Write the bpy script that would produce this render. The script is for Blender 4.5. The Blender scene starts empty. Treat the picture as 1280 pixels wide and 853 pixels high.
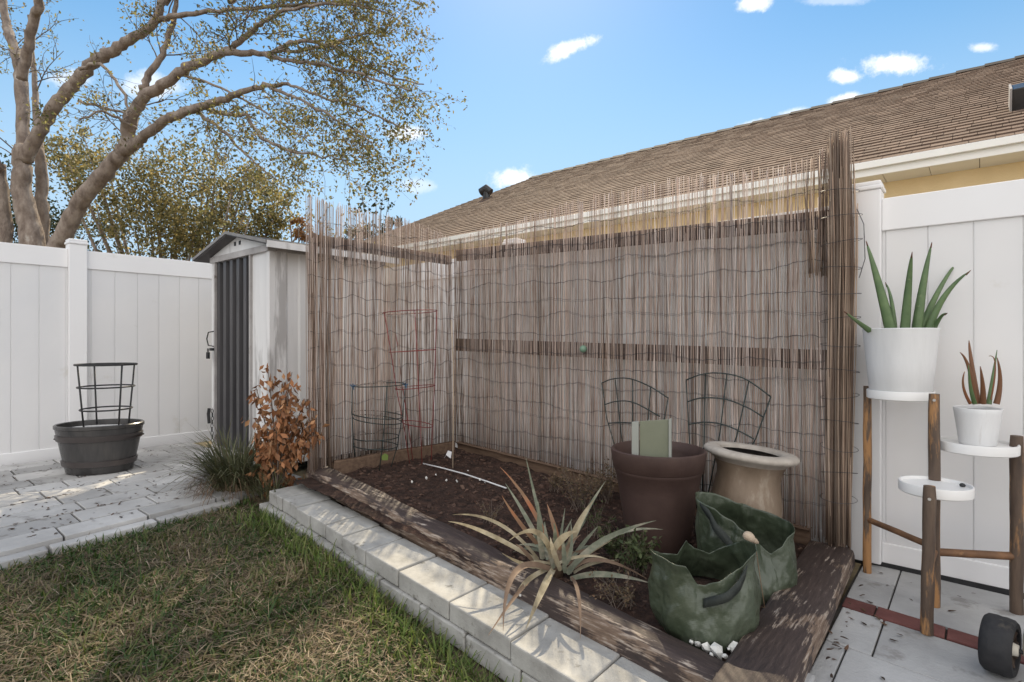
import bpy, bmesh, math, random
import numpy as np
from mathutils import Vector, Matrix, Euler, noise as mnoise

R = math.radians
rnd = random.Random(7)
nrg = np.random.default_rng(11)
sc = bpy.context.scene
COL = sc.collection

# ------------------------------------------------------------------ survey of the place
# world: X runs along the back fence (to the right), Y towards the back fence, Z up; camera stands over the origin
F, CX, CY, H = 686.0, 640.0, 427.0, 1.15
_a = math.hypot(805, 686)
RT = Vector((805/_a, 686/_a, 0))      # right of the viewer
FW = Vector((-686/_a, 805/_a, 0))     # ahead of the viewer
def sight(px, py):
    return FW + RT*((px-CX)/F) + Vector((0, 0, -(py-CY)/F))
CAM = Vector((0, 0, H))
def at(px, py, d): return CAM + sight(px, py)*d
def on_z(px, py, z):
    s = sight(px, py); return CAM + s*((z-H)/s.z)
def on_y(px, py, y):
    s = sight(px, py); return CAM + s*(y/s.y)
def on_x(px, py, x):
    s = sight(px, py); return CAM + s*(x/s.x)
def lerp(a, b, t): return a+(b-a)*t
def pw(x, pts):
    if x <= pts[0][0]: return pts[0][1]
    for (x0, y0), (x1, y1) in zip(pts, pts[1:]):
        if x <= x1: return y0+(y1-y0)*(x-x0)/(x1-x0)
    return pts[-1][1]
def zb(x): return .2+(x+3.5)/2.9*(-.2)               # top of the block edging
def lawn_z(x): return pw(x, [(-4.2, .10), (-3.5, .065), (-2.5, .01), (-2.1, -.04), (-1.7, -.10), (-1.3, -.14)])
def soil_z(x): return zb(min(x, -.6))+.055

# ------------------------------------------------------------------ mesh builder
ORIGIN = {}
class MB:
    def __init__(s): s.v = []; s.f = []
    def add(s, vs, fs):
        o = len(s.v); s.v += [tuple(v) for v in vs]; s.f += [tuple(i+o for i in f) for f in fs]; return s
    def box(s, x0, x1, y0, y1, z0, z1, M=None):
        vs = [Vector((x, y, z)) for x in (x0, x1) for y in (y0, y1) for z in (z0, z1)]
        if M is not None: vs = [M @ v for v in vs]
        return s.add(vs, [(0,1,3,2),(4,6,7,5),(0,4,5,1),(2,3,7,6),(0,2,6,4),(1,5,7,3)])
    def tube(s, path, r, n=6, cap=True):
        path = [Vector(p) for p in path]; m = len(path)
        rr = r if isinstance(r, (list, tuple)) else [r]*m
        vs = []; fs = []
        up = None
        for i, p in enumerate(path):
            t = (path[min(i+1, m-1)]-path[max(i-1, 0)])
            if t.length < 1e-9: t = Vector((0, 0, 1))
            t.normalize()
            if up is None:
                up = Vector((1, 0, 0)) if abs(t.x) < .9 else Vector((0, 1, 0))
            up = (up - t*up.dot(t))
            if up.length < 1e-6: up = t.orthogonal()
            up.normalize(); q = t.cross(up)
            for k in range(n):
                a = 2*math.pi*k/n
                vs.append(p+(up*math.cos(a)+q*math.sin(a))*rr[i])
        for i in range(m-1):
            for k in range(n):
                fs.append((i*n+k, i*n+(k+1) % n, (i+1)*n+(k+1) % n, (i+1)*n+k))
        if cap:
            fs.append(tuple(range(n-1, -1, -1))); fs.append(tuple((m-1)*n+k for k in range(n)))
        return s.add(vs, fs)
    def ring(s, c, ax, bx, r, n=36, m=6):
        c = Vector(c); vs = []; fs = []
        nn = ax.cross(bx).normalized()
        for i in range(n):
            a = 2*math.pi*i/n
            d = ax*math.cos(a)+bx*math.sin(a); dn = d.normalized()
            for k in range(m):
                b = 2*math.pi*k/m
                vs.append(c+d+dn*(r*math.cos(b))+nn*(r*math.sin(b)))
        for i in range(n):
            for k in range(m):
                fs.append((i*m+k, ((i+1) % n)*m+k, ((i+1) % n)*m+(k+1) % m, i*m+(k+1) % m))
        return s.add(vs, fs)
    def lathe(s, prof, c=(0,0,0), n=40, M=None, sx=1, sy=1, jitter=0, topcap=True, botcap=True):
        vs = []; fs = []; c = Vector(c)
        for r, z in prof:
            for k in range(n):
                a = 2*math.pi*k/n
                v = Vector((r*sx*math.cos(a), r*sy*math.sin(a), z))
                if jitter: v *= 1+jitter*mnoise.noise(v*9)
                if M is not None: v = M @ v
                vs.append(c+v)
        m = len(prof)
        for i in range(m-1):
            for k in range(n):
                fs.append((i*n+k, i*n+(k+1) % n, (i+1)*n+(k+1) % n, (i+1)*n+k))
        if botcap: fs.append(tuple(range(n-1, -1, -1)))
        if topcap: fs.append(tuple((m-1)*n+k for k in range(n)))
        return s.add(vs, fs)
    def strip(s, pts, ws, side, fold=0.0):
        """leaf blade: centre line pts, half widths ws, side vectors, with a V fold"""
        vs = []; fs = []
        for p, w, sd in zip(pts, ws, side):
            n = Vector((0, 0, 1))
            vs += [p-sd*w+n*(w*fold), p, p+sd*w+n*(w*fold)]
        for i in range(len(pts)-1):
            a = i*3
            fs += [(a, a+1, a+4, a+3), (a+1, a+2, a+5, a+4)]
        return s.add(vs, fs)
    def build(s, name, mat, parent=None, smooth=False, loc=None, bevel=0, solid=0, autosmooth=None):
        o0 = ORIGIN[parent.name] if parent is not None else Vector(loc if loc is not None else (0, 0, 0))
        me = bpy.data.meshes.new(name)
        me.from_pydata([(v[0]-o0.x, v[1]-o0.y, v[2]-o0.z) for v in s.v], [], s.f)
        me.update()
        o = bpy.data.objects.new(name, me); COL.objects.link(o)
        if mat: me.materials.append(mat)
        if smooth:
            me.polygons.foreach_set('use_smooth', [True]*len(me.polygons))
            if autosmooth:
                me.set_sharp_from_angle(angle=R(autosmooth))
        if parent is not None: o.parent = parent
        else: o.location = o0
        ORIGIN[o.name] = o0
        if bevel:
            b = o.modifiers.new('edge', 'BEVEL'); b.width = bevel; b.segments = 2; b.limit_method = 'ANGLE'; b.angle_limit = R(40)
        if solid:
            b = o.modifiers.new('thick', 'SOLIDIFY'); b.thickness = solid; b.offset = 0
        return o

def big_mesh(name, V, Fq, mat, parent=None, smooth=False, attr=None):
    """fast build from numpy arrays; Fq (n,3) or (n,4)"""
    o0 = ORIGIN[parent.name] if parent is not None else Vector((0, 0, 0))
    me = bpy.data.meshes.new(name)
    V = np.asarray(V, dtype=np.float32)-np.array(o0, dtype=np.float32)
    Fq = np.asarray(Fq, dtype=np.int32); n, k = Fq.shape
    me.vertices.add(len(V)); me.vertices.foreach_set('co', V.ravel())
    me.loops.add(n*k); me.loops.foreach_set('vertex_index', Fq.ravel())
    me.polygons.add(n); me.polygons.foreach_set('loop_start', np.arange(0, n*k, k, dtype=np.int32))
    me.update(calc_edges=True); me.validate()
    if smooth: me.polygons.foreach_set('use_smooth', np.ones(n, dtype=bool))
    me.materials.append(mat)
    o = bpy.data.objects.new(name, me); COL.objects.link(o)
    if parent is not None: o.parent = parent
    ORIGIN[o.name] = o0
    return o

def tag(o, label=None, cat=None, group=None, kind=None):
    if label: o['label'] = label
    if cat: o['category'] = cat
    if group: o['group'] = group
    if kind: o['kind'] = kind
    return o
def thing(name, loc, label, cat, group=None):
    o = bpy.data.objects.new(name, None); COL.objects.link(o)
    o.location = loc; o.empty_display_size = .1
    ORIGIN[o.name] = Vector(loc)
    return tag(o, label, cat, group)

# ------------------------------------------------------------------ materials
def nm(name):
    m = bpy.data.materials.new(name); m.use_nodes = True
    nt = m.node_tree; nt.nodes.clear()
    return m, nt
def N(nt, t, **k):
    n = nt.nodes.new(t)
    for a, b in k.items():
        if hasattr(n, a): setattr(n, a, b)
        else: n.inputs[a].default_value = b
    return n
def ramp(nt, cols, lo=.3, hi=.7, pos=None):
    r = nt.nodes.new('ShaderNodeValToRGB'); e = r.color_ramp.elements
    k = len(cols)
    while len(e) < k: e.new(.5)
    for i, c in enumerate(cols):
        e[i].position = pos[i] if pos else (lo+(hi-lo)*i/max(1, k-1))
        e[i].color = (*c, 1)
    return r
def pm(name, cols, scale=5, rough=.8, bump=0, bscale=None, stretch=(1,1,1), island=0, icols=None, imix=1.0,
       metal=0, spec=.3, detail=5, transl=0, tcol=None, lo=.3, hi=.7, spots=None, bdist=.01, coat=0):
    m, nt = nm(name); L = nt.links.new
    tc = N(nt, 'ShaderNodeTexCoord'); mp = N(nt, 'ShaderNodeMapping'); mp.inputs['Scale'].default_value = stretch
    L(tc.outputs['Object'], mp.inputs['Vector'])
    nz = N(nt, 'ShaderNodeTexNoise', Scale=scale, Detail=detail, Roughness=.6); L(mp.outputs[0], nz.inputs['Vector'])
    cr = ramp(nt, cols, lo, hi); L(nz.outputs['Fac'], cr.inputs[0]); c = cr.outputs[0]
    if icols or island: geo = N(nt, 'ShaderNodeNewGeometry')
    if icols:
        ir = ramp(nt, icols, 0, 1); L(geo.outputs['Random Per Island'], ir.inputs[0])
        mx = N(nt, 'ShaderNodeMix', data_type='RGBA'); mx.inputs[0].default_value = imix
        L(c, mx.inputs[6]); L(ir.outputs[0], mx.inputs[7]); c = mx.outputs[2]
    if spots:   # (colour, scale, threshold)
        n2 = N(nt, 'ShaderNodeTexNoise', Scale=spots[1], Detail=6, Roughness=.65); L(mp.outputs[0], n2.inputs['Vector'])
        r2 = ramp(nt, [(0,0,0), (1,1,1)], spots[2], spots[2]+.08); L(n2.outputs['Fac'], r2.inputs[0])
        mx = N(nt, 'ShaderNodeMix', data_type='RGBA'); L(r2.outputs[0], mx.inputs[0])
        L(c, mx.inputs[6]); mx.inputs[7].default_value = (*spots[0], 1); c = mx.outputs[2]
    if island:
        # second random from the first
        ml = N(nt, 'ShaderNodeMath', operation='MULTIPLY'); ml.inputs[1].default_value = 37.7
        fr = N(nt, 'ShaderNodeMath', operation='FRACT'); L(geo.outputs['Random Per Island'], ml.inputs[0]); L(ml.outputs[0], fr.inputs[0])
        mr = N(nt, 'ShaderNodeMapRange'); mr.inputs[3].default_value = 1-island; mr.inputs[4].default_value = 1+island
        L(fr.outputs[0], mr.inputs[0])
        hs = N(nt, 'ShaderNodeHueSaturation'); L(mr.outputs[0], hs.inputs['Value']); L(c, hs.inputs['Color']); c = hs.outputs[0]
    b = N(nt, 'ShaderNodeBsdfPrincipled'); L(c, b.inputs['Base Color'])
    b.inputs['Roughness'].default_value = rough; b.inputs['Metallic'].default_value = metal
    b.inputs['Specular IOR Level'].default_value = spec
    if coat: b.inputs['Coat Weight'].default_value = coat
    if bump:
        nb = N(nt, 'ShaderNodeTexNoise', Scale=bscale or scale*4, Detail=6, Roughness=.65); L(mp.outputs[0], nb.inputs['Vector'])
        bp = N(nt, 'ShaderNodeBump', Strength=bump, Distance=bdist); L(nb.outputs['Fac'], bp.inputs['Height']); L(bp.outputs[0], b.inputs['Normal'])
    out = N(nt, 'ShaderNodeOutputMaterial')
    if transl:
        t = N(nt, 'ShaderNodeBsdfTranslucent')
        if tcol: t.inputs[0].default_value = (*tcol, 1)
        else: L(c, t.inputs[0])
        ms = N(nt, 'ShaderNodeMixShader'); ms.inputs[0].default_value = transl
        L(b.outputs[0], ms.inputs[1]); L(t.outputs[0], ms.inputs[2]); L(ms.outputs[0], out.inputs[0])
    else: L(b.outputs[0], out.inputs[0])
    return m

VINYL = pm('white_vinyl', [(.80,.79,.79), (.84,.83,.83)], 1.2, .45, .04, 40, spots=((.70,.68,.66), 2.3, .64))
VINYL_SKIN = pm('white_vinyl_board', [(.79,.785,.79), (.84,.83,.83)], 1.2, .5, .04, 40, transl=.16, spots=((.72,.70,.67), 1.9, .64))
REED = pm('reed_cane', [(.23,.175,.15), (.44,.36,.315), (.60,.53,.48)], 16, .75, .25, 60, stretch=(1,1,.3), island=.42,
          icols=[(.17,.095,.07), (.47,.335,.275), (.60,.485,.415), (.34,.235,.19), (.72,.62,.55), (.42,.37,.36), (.48,.34,.27), (.60,.54,.51), (.24,.15,.115)], imix=.68, transl=.12)
REED_DARK = pm('weathered_reed_cane', [(.13,.085,.068), (.27,.19,.15), (.42,.33,.27)], 16, .75, .25, 60, stretch=(1,1,.3), island=.55,
          icols=[(.09,.06,.048), (.20,.13,.092), (.30,.22,.16), (.15,.10,.077), (.38,.29,.22), (.13,.10,.085)], imix=.65)
REED_ROLL = pm('rolled_reed_cane', [(.12,.08,.065), (.28,.20,.15), (.48,.38,.30)], 16, .75, .25, 60, stretch=(1,1,.3), island=.6,
          icols=[(.08,.052,.042), (.20,.13,.092), (.34,.25,.18), (.14,.092,.07), (.44,.34,.26), (.12,.092,.078), (.26,.18,.13)], imix=.65)
WIRE = pm('binding_wire', [(.05,.045,.05), (.10,.10,.11)], 30, .5, metal=.6)
RAILW = pm('dark_stained_rail', [(.075,.053,.046), (.15,.112,.096)], 6, .8, .4, 30, stretch=(1,8,8))
BOARD = pm('weathered_board', [(.10,.062,.042), (.19,.125,.085)], 6, .85, .4, 30, stretch=(1,6,8))
CONC = pm('concrete_block', [(.28,.272,.255), (.37,.36,.34), (.45,.44,.415)], 9, .9, .6, 110, island=.11, spots=((.21,.20,.18), 14, .60), bdist=.006)
PAVER = pm('pale_paver', [(.35,.34,.33), (.50,.49,.475)], 2.5, .85, .3, 70, island=.20, spots=((.29,.275,.26), 6, .60))
PAVER2 = pm('large_paver', [(.31,.308,.305), (.44,.438,.435)], 3, .85, .4, 60, island=.08, spots=((.27,.26,.25), 5, .58))
BRICK = pm('red_edging_brick', [(.095,.035,.031), (.17,.068,.06)], 6, .8, .35, 60, island=.18, spots=((.12,.06,.055), 8, .6))
JOINT = pm('joint_sand', [(.03,.027,.024), (.075,.068,.06)], 14, .95, .3, 60)
SOIL = pm('dark_soil', [(.020,.012,.009), (.050,.028,.021), (.09,.05,.036)], 16, .95, 1.0, 38, bdist=.035)
MULCH = pm('bark_mulch', [(.03,.017,.013), (.11,.055,.04)], 20, .9, icols=[(.020,.013,.011), (.080,.044,.032), (.042,.026,.021), (.15,.095,.07), (.058,.033,.026)], imix=.75)
TURF = pm('turf_ground', [(.06,.05,.03), (.15,.12,.075)], 10, .95, .6, 60)
FARGROUND = pm('open_ground', [(.07,.085,.035), (.13,.12,.06)], .8, .95)
METALW = pm('painted_shed_metal', [(.62,.61,.60), (.76,.75,.74)], 1.8, .5, .05, 20, stretch=(3,3,.4), spots=((.44,.425,.415), 1.9, .56), spec=.4)
METALTRIM = pm('dirty_shed_trim', [(.28,.26,.25), (.46,.44,.43)], 5, .6, spots=((.16,.13,.11), 6, .6))
DOORM = pm('grey_shed_door', [(.035,.033,.036), (.075,.071,.074)], 2, .42, .08, 15, stretch=(3,3,.5), spots=((.10,.06,.045), 1.5, .66), spec=.5)
TRIMD = pm('grey_roof_trim', [(.16,.15,.145), (.26,.25,.24)], 6, .6)
ROOFEDGE = pm('dark_roof_sheet', [(.05,.045,.045), (.10,.09,.09)], 5, .6)
BLACK = pm('black_iron', [(.012,.012,.013), (.03,.03,.032)], 12, .5, spec=.4)
DGREEN = pm('dark_green_wire', [(.012,.022,.022), (.03,.045,.042)], 12, .5, spec=.4)
REDW = pm('red_coated_wire', [(.16,.022,.022), (.26,.045,.04)], 12, .5, spec=.4)
STRAW = pm('bare_cane', [(.38,.29,.21), (.52,.42,.32)], 12, .7)
BARREL = pm('grey_barrel_resin', [(.032,.031,.031), (.065,.061,.059)], 5, .27, .2, 18, stretch=(3,3,.5), spec=.5)
BARRELBAND = pm('barrel_band', [(.04,.033,.032), (.065,.055,.052)], 6, .35, spec=.5)
MAROON = pm('maroon_glaze', [(.05,.013,.016), (.075,.02,.024)], 8, .3)
PALE = pm('pale_dish', [(.50,.49,.48), (.62,.61,.60)], 6, .6)
BROWNPOT = pm('brown_clay', [(.050,.030,.026), (.088,.055,.046)], 4, .55, .12, 60, spots=((.12,.085,.07), 7, .68))
URN = pm('tan_urn_glaze', [(.16,.115,.08), (.27,.205,.15)], 6, .5, .2, 40, stretch=(1,1,.35), spots=((.34,.285,.225), 6, .58), lo=.35, hi=.65)
URNRIM = pm('stone_urn_rim', [(.33,.29,.25), (.50,.455,.40)], 12, .75, .3, 60, spots=((.28,.22,.16), 10, .62))
SLAB = pm('olive_plastic', [(.155,.165,.115), (.215,.225,.165)], 3, .5)
SLABEDGE = pm('pale_plastic_edge', [(.27,.28,.25), (.34,.35,.32)], 3, .5)
TIMBER_X = None
WHITEPOT = pm('white_pot', [(.62,.62,.62), (.74,.74,.74)], 9, .6, .15, 50, stretch=(1,1,.15), spots=((.56,.54,.52), 7, .63))
TRAY = pm('white_tray', [(.72,.71,.69), (.78,.77,.76)], 4, .35)
STANDW = pm('stand_wood', [(.06,.042,.033), (.15,.105,.075)], 8, .6, .4, 30, stretch=(3,3,.5), spots=((.38,.20,.085), 5.5, .52))
STANDB = pm('stand_bar_wood', [(.08,.045,.028), (.25,.13,.065)], 8, .6, .3, 30, spots=((.34,.185,.085), 5, .55))
STEEL = pm('bolt_steel', [(.4,.4,.4), (.5,.5,.5)], 20, .35, metal=1)
ALOE = pm('aloe_skin', [(.065,.115,.045), (.125,.19,.075)], 14, .45, .1, 60, spots=((.17,.21,.10), 45, .63), spec=.45)
ALOEDRY = pm('aloe_dry_skin', [(.17,.10,.045), (.24,.075,.035)], 10, .5)
ALOERED = pm('aloe_red_skin', [(.13,.045,.03), (.21,.085,.045)], 8, .5, icols=[(.17,.05,.035), (.075,.11,.035), (.20,.075,.045), (.12,.09,.035)], imix=.75)
TIP = pm('dry_leaf_tip', [(.10,.04,.025), (.16,.07,.04)], 10, .7)
WALLY = pm('yellow_stucco', [(.68,.53,.31), (.75,.60,.37)], 3, .9, .35, 90)
WHITEP = pm('white_fascia', [(.74,.73,.70), (.80,.79,.76)], 3, .5)
SHINGLE = pm('roof_shingle', [(.115,.078,.058), (.195,.135,.10)], 14, .92, .5, 130, island=.12,
             icols=[(.115,.078,.06), (.18,.123,.094), (.145,.098,.075), (.215,.152,.118)], imix=.5)
BARK = pm('oak_bark', [(.15,.115,.095), (.26,.21,.175), (.36,.305,.26)], 9, .95, .9, 20, stretch=(1,1,.5), spots=((.44,.40,.36), 4, .62), bdist=.035)
TWIG = pm('twig_bark', [(.10,.078,.062), (.18,.14,.115)], 9, .95)
OAKLEAF = pm('oak_leaf', [(.06,.055,.03), (.09,.08,.04)], 1.1, .55, island=.35,
             icols=[(.13,.145,.055), (.25,.205,.085), (.19,.20,.07), (.36,.30,.10), (.22,.155,.09), (.12,.145,.06)], imix=.85, transl=.58)
GOLDLEAF = pm('sunny_leaf', [(.08,.085,.045), (.28,.22,.09)], .55, .5, island=.4,
             icols=[(.09,.10,.045), (.16,.15,.065), (.34,.26,.10), (.12,.13,.055), (.42,.32,.12), (.08,.09,.05)], imix=.8, transl=.55)
DARKLEAF = pm('dark_leaf', [(.022,.035,.016), (.05,.06,.026)], .6, .5, island=.35,
             icols=[(.022,.034,.016), (.04,.055,.022), (.065,.065,.03)], imix=.6, transl=.3)
RUSTLEAF = pm('rust_leaf', [(.20,.09,.03), (.30,.15,.05)], 3, .6, island=.3, icols=[(.20,.09,.03), (.33,.17,.06), (.13,.065,.028)], imix=.7, transl=.35)
DEADLEAF = pm('dead_shrub_leaf', [(.19,.075,.035), (.33,.15,.07)], 12, .6, island=.35,
             icols=[(.19,.08,.036), (.37,.17,.075), (.28,.12,.052), (.46,.26,.13), (.15,.07,.038)], imix=.75, transl=.15)
CLUMP = pm('clump_blade', [(.04,.06,.025), (.09,.10,.045)], 4, .5, island=.35,
             icols=[(.05,.065,.03), (.10,.11,.055), (.18,.17,.10), (.08,.085,.04), (.16,.12,.07)], imix=.75, transl=.25)
THATCH = pm('dry_thatch', [(.09,.055,.035), (.18,.12,.075)], 4, .8, island=.35)
WEED = pm('weed_leaf', [(.045,.065,.025), (.085,.10,.04)], 6, .6, island=.3, icols=[(.04,.062,.024), (.08,.10,.04), (.11,.10,.05)], imix=.7, transl=.25)
DRYWEED = pm('dry_weed_leaf', [(.12,.075,.045), (.20,.14,.085)], 6, .8, island=.35, icols=[(.12,.07,.045), (.19,.135,.08), (.08,.075,.04)], imix=.7, transl=.2)
LITTER = pm('dead_leaf_litter', [(.035,.022,.015), (.085,.05,.032)], 8, .85, island=.4, icols=[(.028,.02,.016), (.06,.035,.024), (.11,.06,.035), (.04,.03,.024)], imix=.8)
STONE = pm('white_stone', [(.60,.59,.56), (.74,.73,.70)], 20, .6, .3, 60)
WHITEPL = pm('white_plastic', [(.55,.55,.56), (.68,.68,.69)], 6, .5)
RUBBER = pm('black_rubber', [(.016,.016,.018), (.034,.033,.034)], 14, .7, .25, 60, spots=((.07,.06,.05), 8, .63))
WHEELRIM = pm('dirty_rim', [(.05,.035,.026), (.13,.095,.075)], 12, .7, .3, 30)
CREAM = pm('cream_plastic', [(.52,.48,.40), (.62,.58,.50)], 6, .5)
REDPL = pm('red_plastic', [(.22,.03,.025), (.28,.045,.04)], 5, .4)
VENTM = pm('vent_black', [(.014,.014,.016), (.03,.03,.032)], 6, .35, spec=.5)
BALLG = pm('green_ball', [(.13,.22,.16), (.18,.28,.20)], 8, .35)
BLUET = pm('blue_tie', [(.05,.12,.22), (.08,.17,.28)], 8, .6)
LIME = pm('lime_scrap', [(.12,.17,.04), (.18,.24,.06)], 8, .6)

def bag_mat():
    m, nt = nm('green_woven_bag'); L = nt.links.new
    tc = N(nt, 'ShaderNodeTexCoord')
    n1 = N(nt, 'ShaderNodeTexNoise', Scale=4.5, Detail=6); L(tc.outputs['Object'], n1.inputs['Vector'])
    r1 = ramp(nt, [(.024,.034,.020), (.050,.064,.040), (.098,.115,.083)], .3, .7); L(n1.outputs['Fac'], r1.inputs[0])
    w = N(nt, 'ShaderNodeTexWave', Scale=55.0, Distortion=1.5); w.bands_direction = 'Z'; L(tc.outputs['Object'], w.inputs['Vector'])
    w2 = N(nt, 'ShaderNodeTexWave', Scale=55.0, Distortion=1.5); w2.bands_direction = 'DIAGONAL'; L(tc.outputs['Object'], w2.inputs['Vector'])
    n2 = N(nt, 'ShaderNodeTexNoise', Scale=13.0, Detail=6); L(tc.outputs['Object'], n2.inputs['Vector'])
    vo = N(nt, 'ShaderNodeTexVoronoi', Scale=11.0); vo.feature = 'SMOOTH_F1'; L(tc.outputs['Object'], vo.inputs['Vector'])
    v2 = N(nt, 'ShaderNodeTexVoronoi', Scale=27.0); v2.feature = 'SMOOTH_F1'; L(tc.outputs['Object'], v2.inputs['Vector'])
    va = N(nt, 'ShaderNodeMath', operation='MULTIPLY_ADD'); va.inputs[1].default_value = .45; L(v2.outputs['Distance'], va.inputs[0]); L(vo.outputs['Distance'], va.inputs[2])
    ad = N(nt, 'ShaderNodeMath', operation='MULTIPLY_ADD'); ad.inputs[1].default_value = .012
    nn = N(nt, 'ShaderNodeMath', operation='ADD'); L(n2.outputs['Fac'], nn.inputs[0]); L(va.outputs[0], nn.inputs[1]); L(w.outputs['Fac'], ad.inputs[0]); L(nn.outputs[0], ad.inputs[2])
    bp = N(nt, 'ShaderNodeBump', Strength=.5, Distance=.02); L(ad.outputs[0], bp.inputs['Height'])
    b = N(nt, 'ShaderNodeBsdfPrincipled', Roughness=.34); L(r1.outputs[0], b.inputs['Base Color']); L(bp.outputs[0], b.inputs['Normal'])
    b.inputs['Specular IOR Level'].default_value = .55
    o = N(nt, 'ShaderNodeOutputMaterial'); L(b.outputs[0], o.inputs[0])
    return m
BAG = bag_mat()
STRAPM = pm('bag_strap', [(.018,.022,.02), (.035,.04,.036)], 20, .7, .3, 90)

def timber_mat(name, along, wear):
    """dark purple-brown paint flaking off raw grey wood, the grain along the given axis"""
    m, nt = nm(name); L = nt.links.new
    st = (2.4, 26, 26) if along == 'X' else (26, 2.4, 26)
    tc = N(nt, 'ShaderNodeTexCoord'); mp = N(nt, 'ShaderNodeMapping'); mp.inputs['Scale'].default_value = st
    L(tc.outputs['Object'], mp.inputs['Vector'])
    grain = N(nt, 'ShaderNodeTexNoise', Scale=3.0, Detail=8, Roughness=.7); L(mp.outputs[0], grain.inputs['Vector'])
    big = N(nt, 'ShaderNodeTexNoise', Scale=3.2, Detail=5, Roughness=.6); L(tc.outputs['Object'], big.inputs['Vector'])
    paint = ramp(nt, [(.024,.016,.0145), (.050,.033,.028), (.098,.070,.060)], .3, .75); L(grain.outputs['Fac'], paint.inputs[0])
    raw = ramp(nt, [(.07,.046,.034), (.17,.115,.08), (.48,.42,.36)], .3, .72); L(grain.outputs['Fac'], raw.inputs[0])
    geo = N(nt, 'ShaderNodeNewGeometry'); sx = N(nt, 'ShaderNodeSeparateXYZ'); L(geo.outputs['True Normal'], sx.inputs[0])
    ab = N(nt, 'ShaderNodeMath', operation='ABSOLUTE'); L(sx.outputs['Z'], ab.inputs[0])
    side = N(nt, 'ShaderNodeMapRange'); side.inputs[1].default_value = .95; side.inputs[2].default_value = .4
    side.inputs[3].default_value = 0; side.inputs[4].default_value = .10; L(ab.outputs[0], side.inputs[0])
    s1 = N(nt, 'ShaderNodeMath', operation='MULTIPLY_ADD'); s1.inputs[1].default_value = .55; L(grain.outputs['Fac'], s1.inputs[0]); L(big.outputs['Fac'], s1.inputs[2])
    s2 = N(nt, 'ShaderNodeMath', operation='ADD'); L(s1.outputs[0], s2.inputs[0]); L(side.outputs[0], s2.inputs[1])
    th = ramp(nt, [(0,0,0), (1,1,1)], wear, wear+.04); 
    sc_ = N(nt, 'ShaderNodeMath', operation='MULTIPLY'); sc_.inputs[1].default_value = .7; L(s2.outputs[0], sc_.inputs[0])
    L(sc_.outputs[0], th.inputs[0])
    mx = N(nt, 'ShaderNodeMix', data_type='RGBA'); L(th.outputs[0], mx.inputs[0]); L(paint.outputs[0], mx.inputs[6]); L(raw.outputs[0], mx.inputs[7])
    hh = N(nt, 'ShaderNodeMath', operation='MULTIPLY_ADD'); hh.inputs[1].default_value = -.5; L(th.outputs[0], hh.inputs[0]); L(grain.outputs['Fac'], hh.inputs[2])
    bp = N(nt, 'ShaderNodeBump', Strength=.6, Distance=.006); L(hh.outputs[0], bp.inputs['Height'])
    b = N(nt, 'ShaderNodeBsdfPrincipled', Roughness=.65); L(mx.outputs[2], b.inputs['Base Color']); L(bp.outputs[0], b.inputs['Normal'])
    o = N(nt, 'ShaderNodeOutputMaterial'); L(b.outputs[0], o.inputs[0])
    return m
TIMBER_X = timber_mat('flaking_timber_paint', 'X', .588)
TIMBER_Y = timber_mat('flaking_timber_paint_cross', 'Y', .568)

def grass_mat(name, green, mid, dry, drybias):
    m, nt = nm(name); L = nt.links.new
    tc = N(nt, 'ShaderNodeTexCoord'); geo = N(nt, 'ShaderNodeNewGeometry')
    nz = N(nt, 'ShaderNodeTexNoise', Scale=3.3, Detail=4); L(tc.outputs['Object'], nz.inputs['Vector'])
    md = N(nt, 'ShaderNodeMath', operation='MULTIPLY_ADD'); md.inputs[1].default_value = 2.3; L(nz.outputs['Fac'], md.inputs[0])
    off = N(nt, 'ShaderNodeMath', operation='ADD'); off.inputs[1].default_value = drybias; L(geo.outputs['Random Per Island'], off.inputs[0]); L(off.outputs[0], md.inputs[2])
    cr = ramp(nt, [green, mid, dry, (dry[0]*1.5, dry[1]*1.5, dry[2]*1.6)], .45, 1.0); 
    sm = N(nt, 'ShaderNodeMath', operation='MULTIPLY'); sm.inputs[1].default_value = .55; L(md.outputs[0], sm.inputs[0]); L(sm.outputs[0], cr.inputs[0])
    b = N(nt, 'ShaderNodeBsdfPrincipled', Roughness=.6); L(cr.outputs[0], b.inputs['Base Color'])
    t = N(nt, 'ShaderNodeBsdfTranslucent'); L(cr.outputs[0], t.inputs[0])
    ms = N(nt, 'ShaderNodeMixShader'); ms.inputs[0].default_value = .35; L(b.outputs[0], ms.inputs[1]); L(t.outputs[0], ms.inputs[2])
    o = N(nt, 'ShaderNodeOutputMaterial'); L(ms.outputs[0], o.inputs[0])
    return m
GRASS = grass_mat('st_augustine_blade', (.045,.088,.017), (.115,.145,.032), (.215,.165,.095), -.66)

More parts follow.
